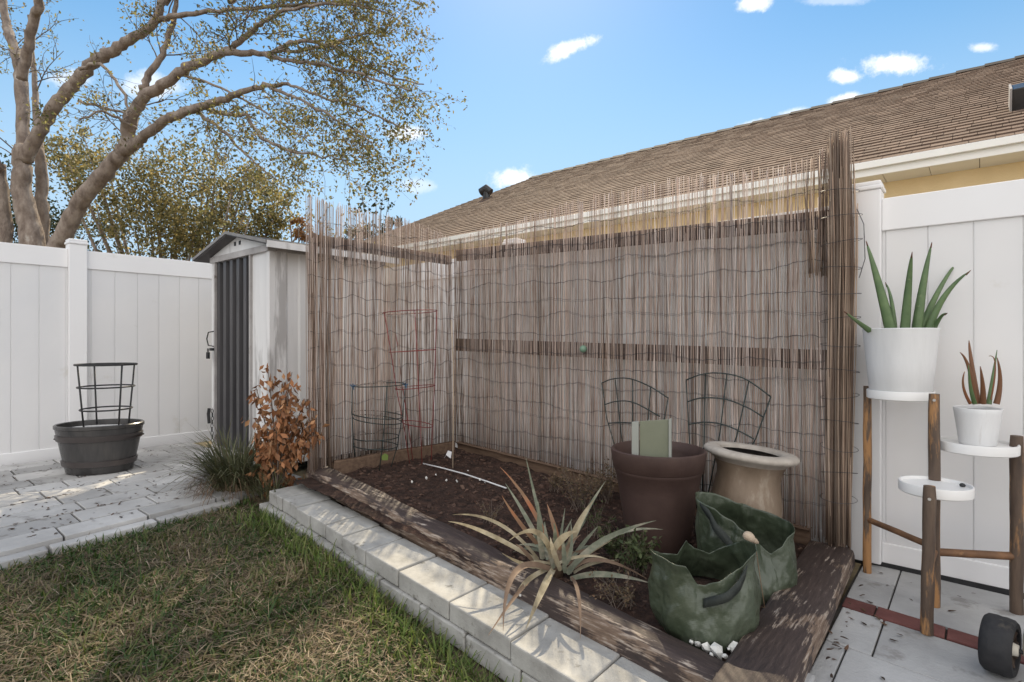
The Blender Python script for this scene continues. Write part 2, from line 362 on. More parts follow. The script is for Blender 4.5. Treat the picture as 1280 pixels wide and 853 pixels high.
# ------------------------------------------------------------------ the ground
XF, YB = -6.15, 3.36          # faces of the left and the back fence
def sheet(xs, ys, fz):
    b = MB(); n = len(ys)
    for x in xs:
        for y in ys: b.v.append((x, y, fz(x, y)))
    for i in range(len(xs)-1):
        for j in range(n-1): b.f.append((i*n+j, (i+1)*n+j, (i+1)*n+j+1, i*n+j+1))
    return b
def ground_h(x, y):
    if x < -7: return .02
    if y > 3.9: return -.02
    if x < -3.4: return lawn_z(x)-(.06 if x < -3.95 else 0)
    if y > 1.75 and x > -3.28: return -.16
    return lawn_z(x)+.012*mnoise.noise(Vector((x*3, y*3, 0)))
xs = [-120, -60, -30, -15, -9, -7.1, -6.9]+[-6.2+.2*i for i in range(12)]+[-3.78+.06*i for i in range(54)]+[-.5, 0, 1, 3, 6, 12, 30, 60, 120]
ys = [-80, -40, -20, -10, -6, -4, -3, -2.2]+[-1.6+.1*i for i in range(30)]+[1.4+.1*i for i in range(4)]+[1.8, 2.4, 3, 3.6, 3.95, 4.5, 6, 9, 15, 30, 60, 120]
tag(sheet(xs, ys, ground_h).build('ground', TURF, smooth=True), kind='structure')

# left paver path: staggered rows running along Y
def paved(x0, x1, y0, y1, pitch, length, ztop, th, gap, slant=None, seed=1, jit=.0025):
    b = MB(); r = random.Random(seed); x = x0; k = 0
    while x < x1-.02:
        w = min(pitch, x1-x); y = y0-r.uniform(0, length)
        while y < y1:
            ln = length*r.choice([1, 1, 1, .66]); ya, yb_ = max(y, y0), min(y+ln, y1)
            if yb_-ya > .05:
                dz = r.uniform(-jit, jit); tl = r.uniform(-.002, .002)
                xa, xb = x+gap/2, x+w-gap/2
                if slant: xa, xb = xa, xb
                vs = [(xx, yy, ztop+dz+(tl if i else -tl) if zz else ztop-th) for i, xx in enumerate((xa, xb)) for yy in (ya+gap/2, yb_-gap/2) for zz in (0, 1)]
                b.add(vs, [(0,1,3,2),(4,6,7,5),(0,4,5,1),(2,3,7,6),(0,2,6,4),(1,5,7,3)])
            y += ln
        x += w; k += 1
    return b
pv = paved(-6.08, -3.76, -3.0, 2.12, .235, .40, .13, .06, .010, seed=4)
# the row edge drifts outwards towards the viewer
pv.v = [(x+max(0, (x+6.08)/2.32)*(1.4-y)*.16, y, z) for x, y, z in pv.v]
po = tag(pv.build('paver_path', PAVER, bevel=.004), kind='structure')
jb = MB().add([(-6.14, -3.05, .117), (-3.80+4.45*.16, -3.05, .117), (-3.80-.72*.16, 2.1, .117), (-6.14, 2.1, .117)], [(0,1,2,3)])
tag(jb.build('paver_bed', JOINT), kind='structure')
kb = MB()
for i in range(10):
    y = -2.9+i*.5
    xa = lambda yy: -3.755+(1.4-yy)*.16
    if y+.49 > 1.62: break
    kb.add([(xa(yy)+dx, yy, zz) for dx in (0, .085) for yy in (y, y+.485) for zz in (.0, .108)],
           [(0,1,3,2),(4,6,7,5),(0,4,5,1),(2,3,7,6),(0,2,6,4),(1,5,7,3)])
tag(kb.build('path_kerb', PAVER, bevel=.006), kind='structure')

# right patio: big pavers, one course of red bricks let in between
pb = MB(); gp = .006
def pav(x0, x1, y0, y1, dz=0): pb.box(x0+gp/2, x1-gp/2, y0+gp/2, y1-gp/2, -.06, dz)
def yr(x): return 2.865-.21*(x+.47)     # the courses run a little off square
Xs = [-.46, -.30, .17, .64, 1.1, 1.6, 2.1]
for a, b_ in zip(Xs, Xs[1:]):
    if b_ <= -.29:
        pav(a, b_, 2.86, 3.14, .001); pav(a, b_, 3.14, 3.37)
    else: pav(a, b_, 2.86, 3.37, rnd.uniform(-.001, .002))
rows = [2.745, 2.40, 2.05, 1.70, 1.35, 1.0, .6, .2, -.3, -.8, -1.3]
for k, (b_, a) in enumerate(zip(rows, rows[1:])):
    off = 0 if k % 2 == 0 else -.08
    for xa, xb in zip(Xs, Xs[1:]):
        if a < 1.4 or True: pav(max(xa+off, -.455), xb+off, a, b_, rnd.uniform(-.002, .002))
def skew(b): b.v = [(x, y-.12*(x+.47)*(1 if y < 3.2 else .3), z) for x, y, z in b.v]
skew(pb); tag(pb.build('patio', PAVER2, bevel=.004), kind='structure')
rb = MB(); x = -.575
while x < 2.1:
    rb.box(max(x, -.46)+.003, x+.237-.003, 2.75, 2.855, -.06, .001+rnd.uniform(-.001, .001)); x += .237
skew(rb); tag(rb.build('brick_border', BRICK, bevel=.004), kind='structure')
tag(MB().add([(-.47, -1.4, -.012), (2.2, -1.7, -.012), (2.2, 3.36, -.012), (-.47, 3.36, -.012)], [(0,1,2,3)]).build('patio_bed', JOINT), kind='structure')

# soil of the bed
def soil_h(x, y):
    e = min(1, max(0, (3.28-y)/.2))
    return soil_z(x)+.02*mnoise.noise(Vector((x*2.3, y*2.3, 3)))+.016*mnoise.noise(Vector((x*9, y*9, 1)))+.009*mnoise.noise(Vector((x*27, y*27, 5)))-.01+.015*math.sin(e*3)
so = sheet([-3.42+.028*i for i in range(100)], [1.80+.028*i for i in range(53)], soil_h)
tag(so.build('soil', SOIL, smooth=True), kind='structure')
mb = MB()
for i in range(4600):
    x, y = rnd.uniform(-3.36, -.68), rnd.uniform(1.98, 3.2)
    if rnd.random() > .55+.6*mnoise.noise(Vector((x*2, y*2, 9))): continue
    s = rnd.uniform(.004, .011)*(1.8 if rnd.random() < .18 else 1)
    M = Matrix.Translation((x, y, soil_h(x, y)+s*.2)) @ Euler((rnd.uniform(-.5, .5), rnd.uniform(-.5, .5), rnd.uniform(0, 6))).to_matrix().to_4x4()
    mb.box(-s, s, -s*.5, s*.5, -s*.3, s*.3, M)
tag(mb.build('mulch', MULCH), 'dark crumbly bark mulch and clods over the soil of the raised bed', 'mulch', kind='stuff')

# ------------------------------------------------------------------ white vinyl fences
def vinyl(name, axis, face, a0, a1, z0, z1, posts, pitch, start, rail, label, back=-1, hide=None):
    """fence along an axis; face = coordinate of its visible face, back = direction of its far side"""
    def bx(b, u0, u1, d0, d1, za, zc):
        lo, hi = sorted((face+back*d0, face+back*d1))
        if axis == 'Y': b.box(lo, hi, u0, u1, za, zc)
        else: b.box(u0, u1, lo, hi, za, zc)
    base = (face, (a0+a1)/2, z0) if axis == 'Y' else ((a0+a1)/2, face, z0)
    t = thing(name, base, label, 'fence')
    hw = .066
    if axis == 'X':
        b = MB(); bx(b, a0, a1, -.006, -.001, -.01, .022); b.build('gap_shade_strip', BLACK, t)  # added dark strip standing in for the shaded gap under the fence
    edges = [a0]+posts+[a1]
    for p in posts:
        b = MB(); bx(b, p-hw, p+hw, -.035, .097, z0-.02, z1+.045)
        o = b.build('post', VINYL, t, bevel=.005)
        c = MB(); bx(c, p-hw-.008, p+hw+.008, -.043, .105, z1+.0452, z1+.068); bx(c, p-hw-.001, p+hw+.001, -.036, .098, z1+.0682, z1+.09)
        c.build('post_cap', VINYL, o, bevel=.006)
    for u0, u1 in zip(edges, edges[1:]):
        u0 += hw if u0 in posts else 0; u1 -= hw if u1 in posts else 0
        if u1-u0 < .1: continue
        b = MB(); k = math.floor((u0-start)/pitch)
        u = start+k*pitch
        while u < u1:
            ua, ub = max(u+.0018, u0), min(u+pitch-.0018, u1)
            if ub-ua > .01: bx(b, ua, ub, .012, .034, z0+.07, z1-rail+.02)
            if u > u0+.012: bx(b, u-.010, u+.010, .0165, .030, z0+.071, z1-rail+.019)
            u += pitch
        b.build('board_panel', VINYL_SKIN, t, bevel=.002)
        b = MB(); bx(b, u0, u1, 0, .05, z1-rail, z1); b.build('top_rail', VINYL, t, bevel=.004)
        b = MB(); bx(b, u0, u1, 0, .05, z0-.03, z0+.085); b.build('bottom_rail', VINYL, t, bevel=.004)
    return t
vinyl('white_fence', 'Y', XF, -4.5, 3.42, .13, 1.968, [-3.60, -1.19, 1.216], .181, .0505, .165,
      'white vinyl fence at the left, behind the oval barrel planter', back=-1)
vinyl('white_fence', 'X', YB, -6.2, 5.2, .035, 1.878, [-5.27, -2.86, -.447, 1.96, 4.38], .1715, -.0225, .165,
      'white vinyl fence behind the reed screen and the plant stand', back=1)

# ------------------------------------------------------------------ metal shed
sx0, sx1, sy0, sy1, sz0 = -5.50, -4.357, 2.10, 3.22, .13
sh = thing('metal_shed', ((sx0+sx1)/2, sy0, sz0), 'small pale metal shed with a dark ribbed door, left of the reed screen', 'shed')
def ribbed(u0, u1, n, depth):     # trapezoid profile along u
    pts = []; w = (u1-u0)/n
    for i in range(n):
        a = u0+i*w
        pts += [(a, 0), (a+w*.42, 0), (a+w*.5, depth), (a+w*.92, depth)]
    return pts+[(u1, 0)]
ze = 1.90
b = MB()                      # side wall facing right, with shallow ribs
pr = ribbed(sy0+.05, sy1, 5, -.012)
for (u, d), (u2, d2) in zip(pr, pr[1:]):
    b.add([(sx1+d, u, sz0), (sx1+d2, u2, sz0), (sx1+d2, u2, ze), (sx1+d, u, ze)], [(0,1,2,3)])
for (u, d), (u2, d2) in zip(pr, pr[1:]):
    b.add([(sx0-d, u, sz0), (sx0-d2, u2, sz0), (sx0-d2, u2, ze), (sx0-d, u, ze)], [(3,2,1,0)])
b.box(sx0+.01, sx1-.01, sy1-.02, sy1, sz0, ze)
b.box(-4.70, sx1-.045, sy0+.01, sy0+.03, sz0, 1.875)
b.box(sx0+.01, -5.40, sy0+.01, sy0+.03, sz0, 1.875)
b.build('wall', METALW, sh, solid=.003)
for u0, u1 in ((sx1-.05, sx1+.004), (sx0, sx0+.045)):
    b = MB(); b.box(u0, u1, sy0-.004, sy0+.05, sz0, ze); b.build('corner_post', METALW, sh, bevel=.004)
b = MB(); b.box(sx0-.003, sx1+.008, sy0-.02, sy0+.055, 1.876, 1.93); b.box(sx1-.01, sx1+.012, sy0+.056, sy1, 1.88, 1.93); b.build('eave_trim', METALTRIM, sh, bevel=.003)
xc = (sx0+sx1)/2; zp = 2.085; hw_ = .725; yf = 2.0; zt = 1.925
b = MB()
b.add([(sx0, sy0-.008, 1.93), (sx1, sy0-.008, 1.93), (xc, sy0-.008, zp-.02), (sx0, sy0+.02, 1.93), (sx1, sy0+.02, 1.93), (xc, sy0+.02, zp-.02)],
      [(0,1,2),(5,4,3),(0,3,4,1),(1,4,5,2),(2,5,3,0)])
gb = b.build('gable', METALW, sh)
for k in (-.02, .075):
    b = MB(); b.box(xc-.045+k, xc-.012+k, sy0-.012, sy0-.0085, 1.985, 2.02); b.build('gable_vent', BLACK, sh)
b = MB()
for s in (-1, 1):
    M = [(xc, zp), (xc+s*hw_, zt)]
    for i in range(6):
        pass
    b.add([(xc, yf, zp), (xc+s*hw_, yf, zt), (xc+s*hw_, sy1+.05, zt), (xc, sy1+.05, zp), (xc, yf, zp-.025), (xc+s*hw_, yf, zt-.025), (xc+s*hw_, sy1+.05, zt-.025), (xc, sy1+.05, zp-.025)],
          [(0,1,2,3) if s > 0 else (3,2,1,0), (4,7,6,5) if s > 0 else (5,6,7,4), (0,4,5,1) if s > 0 else (1,5,4,0), (1,5,6,2) if s > 0 else (2,6,5,1), (2,6,7,3) if s > 0 else (3,7,6,2)])
rf = b.build('roof', ROOFEDGE, sh)
b = MB()
for s in (-1, 1):
    b.add([(xc, yf-.012, zp+.008), (xc+s*(hw_+.01), yf-.012, zt+.008), (xc+s*(hw_+.01), yf-.012, zt-.016), (xc, yf-.012, zp-.016),
           (xc, yf-.001, zp+.008), (xc+s*(hw_+.01), yf-.001, zt+.008), (xc+s*(hw_+.01), yf-.001, zt-.016), (xc, yf-.001, zp-.016)],
          [(0,1,2,3),(7,6,5,4),(0,4,5,1),(3,2,6,7),(1,5,6,2)])
b.build('roof_trim', TRIMD, rf)
b = MB(); b.box(xc+hw_+.001, xc+hw_+.014, yf, sy1+.05, zt-.045, zt+.006); b.build('eave_edge', METALW, rf)
# door
b = MB(); pr = ribbed(-5.394, -4.705, 5, .045)
for (u, d), (u2, d2) in zip(pr, pr[1:]):
    b.add([(u, sy0+.005+d, .18), (u2, sy0+.005+d2, .18), (u2, sy0+.005+d2, 1.872), (u, sy0+.005+d, 1.872)], [(0,1,2,3)])
dr = b.build('door', DOORM, sh, solid=.003)
b = MB(); b.box(-5.42, -5.396, sy0-.016, sy0+.06, .16, 1.8755); b.box(-4.705, -4.68, sy0-.012, sy0+.05, .16, 1.8755); b.box(-5.394, -4.706, sy0-.014, sy0+.05, .14, .178)
b.build('door_frame', METALTRIM, sh, bevel=.002)
hx = -5.405
b = MB(); b.tube([Vector((hx, sy0-.02, 1.24)), Vector((hx-.02, sy0-.06, 1.23)), Vector((hx-.03, sy0-.07, 1.17)), Vector((hx-.02, sy0-.06, 1.11)), Vector((hx, sy0-.02, 1.10))], .006, 6); b.build('handle', BLACK, dr)
b = MB(); b.box(hx-.075, hx-.035, sy0-.06, sy0-.04, .985, 1.045); b.tube([Vector((hx-.07, sy0-.05, 1.045)), Vector((hx-.066, sy0-.05, 1.08)), Vector((hx-.045, sy0-.05, 1.08)), Vector((hx-.04, sy0-.05, 1.045))], .004, 6)
b.box(hx-.04, hx+.01, sy0-.045, sy0-.02, 1.06, 1.085); b.build('padlock', BLACK, dr, bevel=.003)
b = MB(); b.tube([Vector((hx-.08, sy0-.03, .52)), Vector((hx-.085, sy0-.035, .47)), Vector((hx-.08, sy0-.03, .38))], .014, 6); b.build('latch', BLACK, sh)
b = MB()
for i in range(9):
    z = .50-.034*i; c = Vector((hx-.012+.006*math.sin(i), sy0-.03, z))
    if i % 2: b.ring(c, Vector((.010, 0, 0)), Vector((0, 0, .020)), .0035, 10, 4)
    else: b.ring(c, Vector((0, .010, 0)), Vector((0, 0, .020)), .0035, 10, 4)
b.build('chain', BLACK, sh)

# ------------------------------------------------------------------ reed screens
def cane(b, p, zt, r, lean, n=4, r2=None, bend=.0085):
    k = 5; pts = []; rs = []
    ph = rnd.uniform(0, 6)
    for i in range(k+1):
        t = i/k
        pts.append(Vector((p[0]+lean[0]*t+bend*math.sin(ph+t*4), p[1]+lean[1]*t+bend*.6*math.cos(ph+t*3), lerp(p[2], zt, t))))
        rs.append(r*lerp(1.05, .72, t))
    b.tube(pts, rs, n)
XR, YR = -3.40, 3.235
top_pts = [(-3.40, 2.00), (-3.2, 2.03), (-2.94, 2.062), (-2.57, 2.09), (-2.17, 2.135), (-1.93, 2.136), (-1.41, 2.15), (-.82, 2.105), (-.70, 2.115), (-.62, 2.15)]
bot_pts = [(-3.40, .285), (-3.0, .245), (-.5, .10)]
rs_ = thing('reed_screen', ((XR-.5)/2, YR, .15), 'long brown reed screen along the white fence behind the raised bed', 'reed screen')
b = MB(); bd = MB(); x = XR
while x < -.57:
    zt = pw(x, top_pts)+rnd.gauss(0, .012)+.02*mnoise.noise(Vector((x*6, 0, 0)))
    if rnd.random() < .36: zt = min(zt, 1.86-.012*(x+3.4)+rnd.uniform(-.05, .10))
    z0 = pw(x, bot_pts)+rnd.uniform(-.02, .03)
    if rnd.random() < .05: z0 += rnd.uniform(.05, .5)
    dk = mnoise.noise(Vector((x*5, 4, 0)))
    tgt = bd if (rnd.random() < .12+max(0, dk)*.5 or x < XR+.12) else b
    cane(tgt, (x, YR+rnd.uniform(-.006, .006), z0), zt, rnd.uniform(.0016, .0031), (rnd.gauss(0, .022), rnd.gauss(0, .004)))
    x += rnd.uniform(.0025, .0057)
cs = b.build('reed_canes', REED, rs_, smooth=True)
bd.build('dark_reed_canes', REED_DARK, rs_, smooth=True)
def wavy(b, p0, p1, n, amp, seed):
    pts = []
    for i in range(n+1):
        t = i/n; p = p0.lerp(p1, t)
        p.z += amp*mnoise.noise(Vector((t*9, seed*3.1, 0)))+amp*.6*abs(math.sin(t*math.pi*6+seed))*-1+.004*math.sin(i*2.1)
        pts.append(p)
    b.tube(pts, .0009, 4)
b = MB()
for i in range(14):
    z = .33+.125*i+rnd.uniform(-.02, .02)
    wavy(b, Vector((XR, YR-.010, z+.035)), Vector((-.56, YR-.010, z-.02)), 110, .034, i)
    wavy(b, Vector((XR, YR-.012, z+.03)), Vector((-.56, YR-.012, z-.024)), 110, .034, i+.04)
b.build('binding_wire', WIRE, rs_)
b = MB()
def beam(b, p0, p1, h, d):        # beam between two points, given its top line, depth d towards +n
    v = (p1-p0); n = Vector((-v.y, v.x, 0)).normalized()*d
    b.add([p0, p1, p1+n, p0+n, p0-Vector((0,0,h)), p1-Vector((0,0,h)), p1+n-Vector((0,0,h)), p0+n-Vector((0,0,h))],
          [(0,1,2,3),(7,6,5,4),(0,4,5,1),(1,5,6,2),(2,6,7,3),(3,7,4,0)])
beam(b, Vector((-3.40, YR+.014, 1.925)), Vector((-.50, YR+.014, 1.832)), .092, .04); b.build('upper_rail', RAILW, rs_, bevel=.004)
b = MB(); beam(b, Vector((-3.40, YR+.014, 1.172)), Vector((-.50, YR+.014, 1.10)), .105, .04); b.build('middle_rail', RAILW, rs_, bevel=.004)
b = MB(); b.box(-.60, -.56, YR+.057, YR+.095, .05, 1.83); b.build('frame_post', RAILW, rs_, bevel=.004)

ls = thing('reed_screen', (XR, 2.5, .2), 'short reed screen between the shed and the corner, square to the long one', 'reed screen')
b = MB(); bd = MB(); y = 1.90
ltop = [(1.90, 2.115), (1.96, 2.10), (2.10, 2.095), (2.44, 2.09), (2.78, 2.088), (3.05, 2.05), (3.24, 2.0)]
while y < 3.235:
    zt = pw(y, ltop)+rnd.gauss(0, .014)
    if rnd.random() < .34: zt = min(zt, 1.86+rnd.uniform(-.04, .12))
    z0 = pw(y, [(1.9, .27), (2.3, .30), (3.2, .285)])+rnd.uniform(-.02, .03)
    dense = y < 2.06
    tgt = bd if rnd.random() < (.55 if dense else .22) else b
    cane(tgt, (XR+rnd.uniform(-.007, .007)+(rnd.uniform(-.01, .02) if dense else 0), y, z0), zt, rnd.uniform(.0016, .0032), (rnd.gauss(0, .004), rnd.gauss(0, .02)))
    y += rnd.uniform(.0025, .0056)*(.6 if dense else 1)
b.build('reed_canes', REED, ls, smooth=True); bd.build('dark_reed_canes', REED_DARK, ls, smooth=True)
b = MB()
for i in range(14):
    z = .37+.122*i
    wavy(b, Vector((XR+.010, 1.89, z)), Vector((XR+.010, 3.23, z+.01)), 50, .036, i+40)
    wavy(b, Vector((XR+.012, 1.89, z-.004)), Vector((XR+.012, 3.23, z+.006)), 50, .036, i+40.05)
b.build('binding_wire', WIRE, ls)
b = MB(); b.box(XR-.056, XR-.014, 1.97, 3.22, 1.80, 1.872); b.build('upper_rail', RAILW, ls, bevel=.004)
b = MB(); b.box(XR-.056, XR-.014, 1.93, 1.968, .13, 1.88); b.build('frame_post', RAILW, ls, bevel=.004)

# the rolled end of the long screen
rr = thing('reed_roll', (-.53, 3.21, .1), 'thick dark rolled-up reed bundle at the right end of the screen', 'reed roll')
b = MB()
for i in range(130):
    a = rnd.uniform(0, 6.283); q = rnd.random()**.5
    px_, py_ = -.545+.056*q*math.cos(a), 3.205+.045*q*math.sin(a)
    zt = 2.19-.25*max(0, (-.575-px_))*4+rnd.gauss(0, .018)-(rnd.uniform(.05, .4) if rnd.random() < .35 else 0)
    z0 = .085+rnd.uniform(0, .05)
    bl = .02*math.sin(min(1, (1.0))*3.1)
    k = 6; pts = []; rs2 = []
    ph = rnd.uniform(0, 6); r = rnd.uniform(.0018, .0040); lx = rnd.gauss(0, .012)
    for j in range(k+1):
        t = j/k; z = lerp(z0, zt, t)
        w = pw(z, [(.1, -.015), (.7, .0), (1.2, .022), (1.75, .035), (1.95, .0), (2.2, -.002)])
        pts.append(Vector((px_+lx*t+w*(px_+.62)*6*.5+.006*math.sin(ph+t*5), py_+.004*math.cos(ph+t*4), z))); rs2.append(r*lerp(1.05, .75, t))
    b.tube(pts, rs2, 5)
for i in range(20):   # a short flap of canes hanging inside the upper rail
    x_ = -.70+.0075*i
    cane(b, (x_, YR-.016+rnd.uniform(-.004, .004), 1.50+rnd.uniform(-.02, .02)), 2.10+.0035*i+rnd.uniform(-.02, .02), rnd.uniform(.0022, .0034), (rnd.gauss(0, .006), 0), 5)
b.build('rolled_canes', REED_ROLL, rr, smooth=True)
for i in range(13):
    z = .35+.13*i
    w = pw(z, [(.1, -.01), (1.2, .01), (1.75, .022), (1.95, 0)])
    b = MB(); b.ring(Vector((-.545+w*.5, 3.205, z)), Vector((.085+w*.4, 0, .01*math.sin(i*2))), Vector((0, .056, .012*math.cos(i*3))), .0014, 24, 4); b.build('binding_wire', WIRE, rr)
b = MB(); b.tube([Vector((-.46, 3.16, 1.80)), Vector((-.43, 3.15, 1.72)), Vector((-.425, 3.15, 1.55)), Vector((-.45, 3.155, 1.46))], .0018, 4)
b.build('binding_wire', WIRE, rr)

# ------------------------------------------------------------------ blocks and timbers round the bed
def yfr(x): return 1.659+(x+3.43)*(-.0595)
def ybk(x): return 1.885+(x+3.43)*(-.052)
eg = thing('block_edging', (-2, 1.6, 0), 'low edging of pale concrete blocks in two courses between lawn and raised bed', 'block edging')
def block(x0, x1, off, zc, yf0, yb0):
    z0 = zc-.094; g = .003
    vs = []
    dz = rnd.uniform(-.0025, .0025); dy = rnd.uniform(-.004, .004)
    for x in (x0+g, x1-g):
        for y in (yf0(x)+dy, yb0(x)+dy):
            for z in (0, 1):
                vs.append((x, y, (zb((x0+x1)/2)*.15+zb(x)*.85)+off+dz-(0 if z else .080)))
    b = MB().add(vs, [(0,1,3,2),(4,6,7,5),(0,4,5,1),(2,3,7,6),(0,2,6,4),(1,5,7,3)])
    return b.build('block', CONC, eg, bevel=.006)
tops = [-3.45, -3.26, -3.07, -2.90, -2.72, -2.53, -2.305, -2.03, -1.67, -1.315, -.98, -.64]
for a, c in zip(tops, tops[1:]): block(a, c, 0, 0, yfr, ybk)
x = -3.50
while x < -.75:
    l = rnd.choice([.20, .24, .30]) if x < -2.1 else .30
    block(x, x+l, -.0835, 0, lambda q: yfr(q)-.045*max(.15, min(1, (-1.5-q)/1.6)), lambda q: ybk(q)-.02)
    x += l

def timber(name, p0, p1, w, h, mat, label, wob=.008, seg=40, seed=0, taper_end=False, cat='timber'):
    """worn squared timber; p0-p1 = outer top edge line, width to the left of the direction"""
    v = p1-p0; n = Vector((-v.y, v.x, 0)).normalized()
    prof = [(0, -h), (0, -.034), (.008, -.012), (.032, 0), (w-.014, 0), (w-.003, -.006), (w, -.02), (w, -h)]
    b = MB(); m = len(prof)
    for i in range(seg+1):
        t = i/seg; c = p0+v*t
        for j, (u, z) in enumerate(prof):
            q = Vector((t*v.length*2.2, u*9, z*9+seed))
            wv = wob*mnoise.noise(q)+wob*.6*mnoise.noise(q*3.1)
            zz = z+(wv if 0 < j < 7 else 0); uu = u+(wv*.9 if j < 3 else 0)
            b.v.append(tuple(c+n*uu+Vector((0, 0, zz))))
    for i in range(seg):
        for j in range(m-1): b.f.append((i*m+j+1, i*m+j, (i+1)*m+j, (i+1)*m+j+1))
    b.f.append(tuple(range(m))); b.f.append(tuple(seg*m+j for j in range(m-1, -1, -1)))
    o = b.build(name, mat, None, smooth=True, loc=(p0+p1)/2, autosmooth=50)
    return tag(o, label, cat)
timber('garden_timber', Vector((-3.50, 1.940, zb(-3.5)+.100)), Vector((-.625, 1.722, zb(-.62)+.088)), .125, .125, TIMBER_X,
       'long dark timber with flaking purple-brown paint along the front of the raised bed', .011, 70, 1)
timber('garden_timber', Vector((-.415, 1.50, .118)), Vector((-.475, 3.20, .112)), .205, .085, TIMBER_Y,
       'dark timber with flaking paint lying crossways beside the patio pavers', .004, 50, 5)
timber('bed_board', Vector((-3.38, 3.19, .315)), Vector((-3.38, 2.06, .335)), .035, .12, BOARD,
       'brown board on edge under the short reed screen', .004, 24, 9, cat='board')
timber('bed_board', Vector((-.68, 3.215, .16)), Vector((-3.34, 3.215, .305)), -.03, .13, BOARD,
       'brown board on edge under the long reed screen', .004, 40, 12, cat='board')

# ------------------------------------------------------------------ oval barrel planter with its ring trellis
c0 = on_z(127, 579, .13); c0 = Vector((-5.27, 1.185, .13))
Mo = Matrix.Rotation(math.atan2(RT.y, RT.x)+.22, 4, 'Z')
bp_ = thing('barrel_planter', c0, 'oval grey half-barrel planter on the paver path', 'planter')
b = MB()
b.lathe([(.245, .0), (.262, .012), (.285, .10), (.312, .22), (.338, .325), (.342, .345), (.352, .350), (.352, .372), (.342, .378), (.328, .374), (.322, .34), (.31, .27), (.30, .262)], c0, 64, Mo, .85, .66)
tub = b.build('tub', BARREL, bp_, smooth=True, autosmooth=40)
b = MB()
b.lathe([(.283, .06), (.290, .062), (.300, .102), (.294, .104)], c0, 64, Mo, .85, .66); b.build('band', BARRELBAND, bp_, smooth=True, autosmooth=40)
b = MB()
b.lathe([(.3265, .255), (.3335, .257), (.3435, .298), (.338, .30)], c0, 64, Mo, .85, .66); b.build('band', BARRELBAND, bp_, smooth=True, autosmooth=40)
b = MB(); b.lathe([(.30, .27), (.15, .285), (.001, .29)], c0, 40, Mo, 1, .70); b.build('soil', SOIL, bp_, smooth=True)
d0 = c0+Vector((.0, -.02, .30))+RT*.02
ds = thing('oval_dish', d0, 'pale oval dish with a maroon rim inside the barrel planter', 'dish')
b = MB(); b.lathe([(.20, .0), (.235, .03), (.232, .045), (.215, .040), (.205, .036), (.001, .036)], d0, 48, Mo, 1, .56); b.build('rim', MAROON, ds, smooth=True, autosmooth=40)
b = MB(); b.lathe([(.205, .037), (.204, .048), (.1, .052), (.001, .053)], d0, 48, Mo, 1, .56); b.build('plate', PALE, ds, smooth=True, autosmooth=40)
rc = c0+RT*.035+FW*.02
rt = thing('ring_trellis', rc, 'black three-ring wire trellis standing in the oval barrel planter', 'trellis')
zs = [.965, .79, .615]; rad = [.198, .184, .168]
for z, r in zip(zs, rad):
    MB().ring(Vector((rc.x, rc.y, z)), RT*r, FW*r, .0085 if z == .965 else .0065, 48, 6).build('ring', BLACK, rt, smooth=True)
for a in (150, 243, 57, 336):
    d = RT*math.cos(R(a))+FW*math.sin(R(a))
    MB().tube([Vector((rc.x, rc.y, .965))+d*.198, Vector((rc.x, rc.y, .615))+d*.168, Vector((rc.x, rc.y, .42))+d*.15], .0065, 6).build('leg', BLACK, rt, smooth=True)

# ------------------------------------------------------------------ cages, stake, fan trellises
def cage(name, base, lean, rings, legs, r, mat, label, cat='tomato cage'):
    t = thing(name, base, label, cat)
    zt_ = rings[0][0]
    def ctr(z): return Vector((base.x, base.y, z))+lean*((z-base.z)/(zt_-base.z))
    for z, rad_, tilt in rings:
        c = ctr(z); MB().ring(c, RT*rad_+Vector((0,0,tilt)), FW*rad_, r, 40, 5).build('ring', mat, t, smooth=True)
    for a in legs:
        d = RT*math.cos(R(a))+FW*math.sin(R(a))
        pts = [ctr(z)+d*rad_ +Vector((0,0,tl*math.cos(R(a)))) for z, rad_, tl in rings]+[ctr(base.z-.03)+d*rings[-1][1]*.72]
        MB().tube(pts, r, 5).build('leg', mat, t, smooth=True)
    return t
rbp = at(525, 575, 4.17)
cage('tomato_cage', Vector((rbp.x, rbp.y, soil_z(rbp.x))), RT*-.075, [(1.37, .205, .012), (1.075, .175, .01), (.80, .15, .012), (.52, .115, -.02)], (20, 140, 215, 290), .0032, REDW,
     'tall red wire tomato cage in the corner of the bed')
gbp = at(468, 588, 3.95)
gc = cage('tomato_cage', Vector((gbp.x, gbp.y, soil_z(gbp.x)+.0)), RT*.035, [(.835, .185, .005), (.62, .178, -.02), (.585, .172, -.025), (.46, .16, .0), (.40, .155, -.01)], (15, 120, 200, 300), .0036, DGREEN,
     'short dark green wire tomato cage in front of the short reed screen')
for a in (10, 205):
    d = RT*math.cos(R(a))+FW*math.sin(R(a)); c = Vector((gbp.x, gbp.y, .83))+RT*.035+d*.185
    b = MB(); b.tube([c+RT*-.02+Vector((0,0,.012)), c+Vector((0,0,-.006)), c+RT*.02+Vector((0,0,.01))], .004, 5); b.tube([c+Vector((0,0,.02)), c+Vector((0,0,-.025))+RT*.008], .003, 5)
    b.build('plant_tie', BLUET, gc)
s0 = at(566, 570, 4.05); s0.z = soil_z(s0.x)-.02; s1 = at(564, 401, 4.13)
tag(MB().tube([s0, s0.lerp(s1, .35)+RT*.008, s0.lerp(s1, .7)+RT*.012, s1], [.0048, .0045, .004, .0036], 7).build('garden_stake', STRAW, None, smooth=True, loc=s0),
    'pale thin cane stake standing in the corner of the reed screens', 'garden stake')

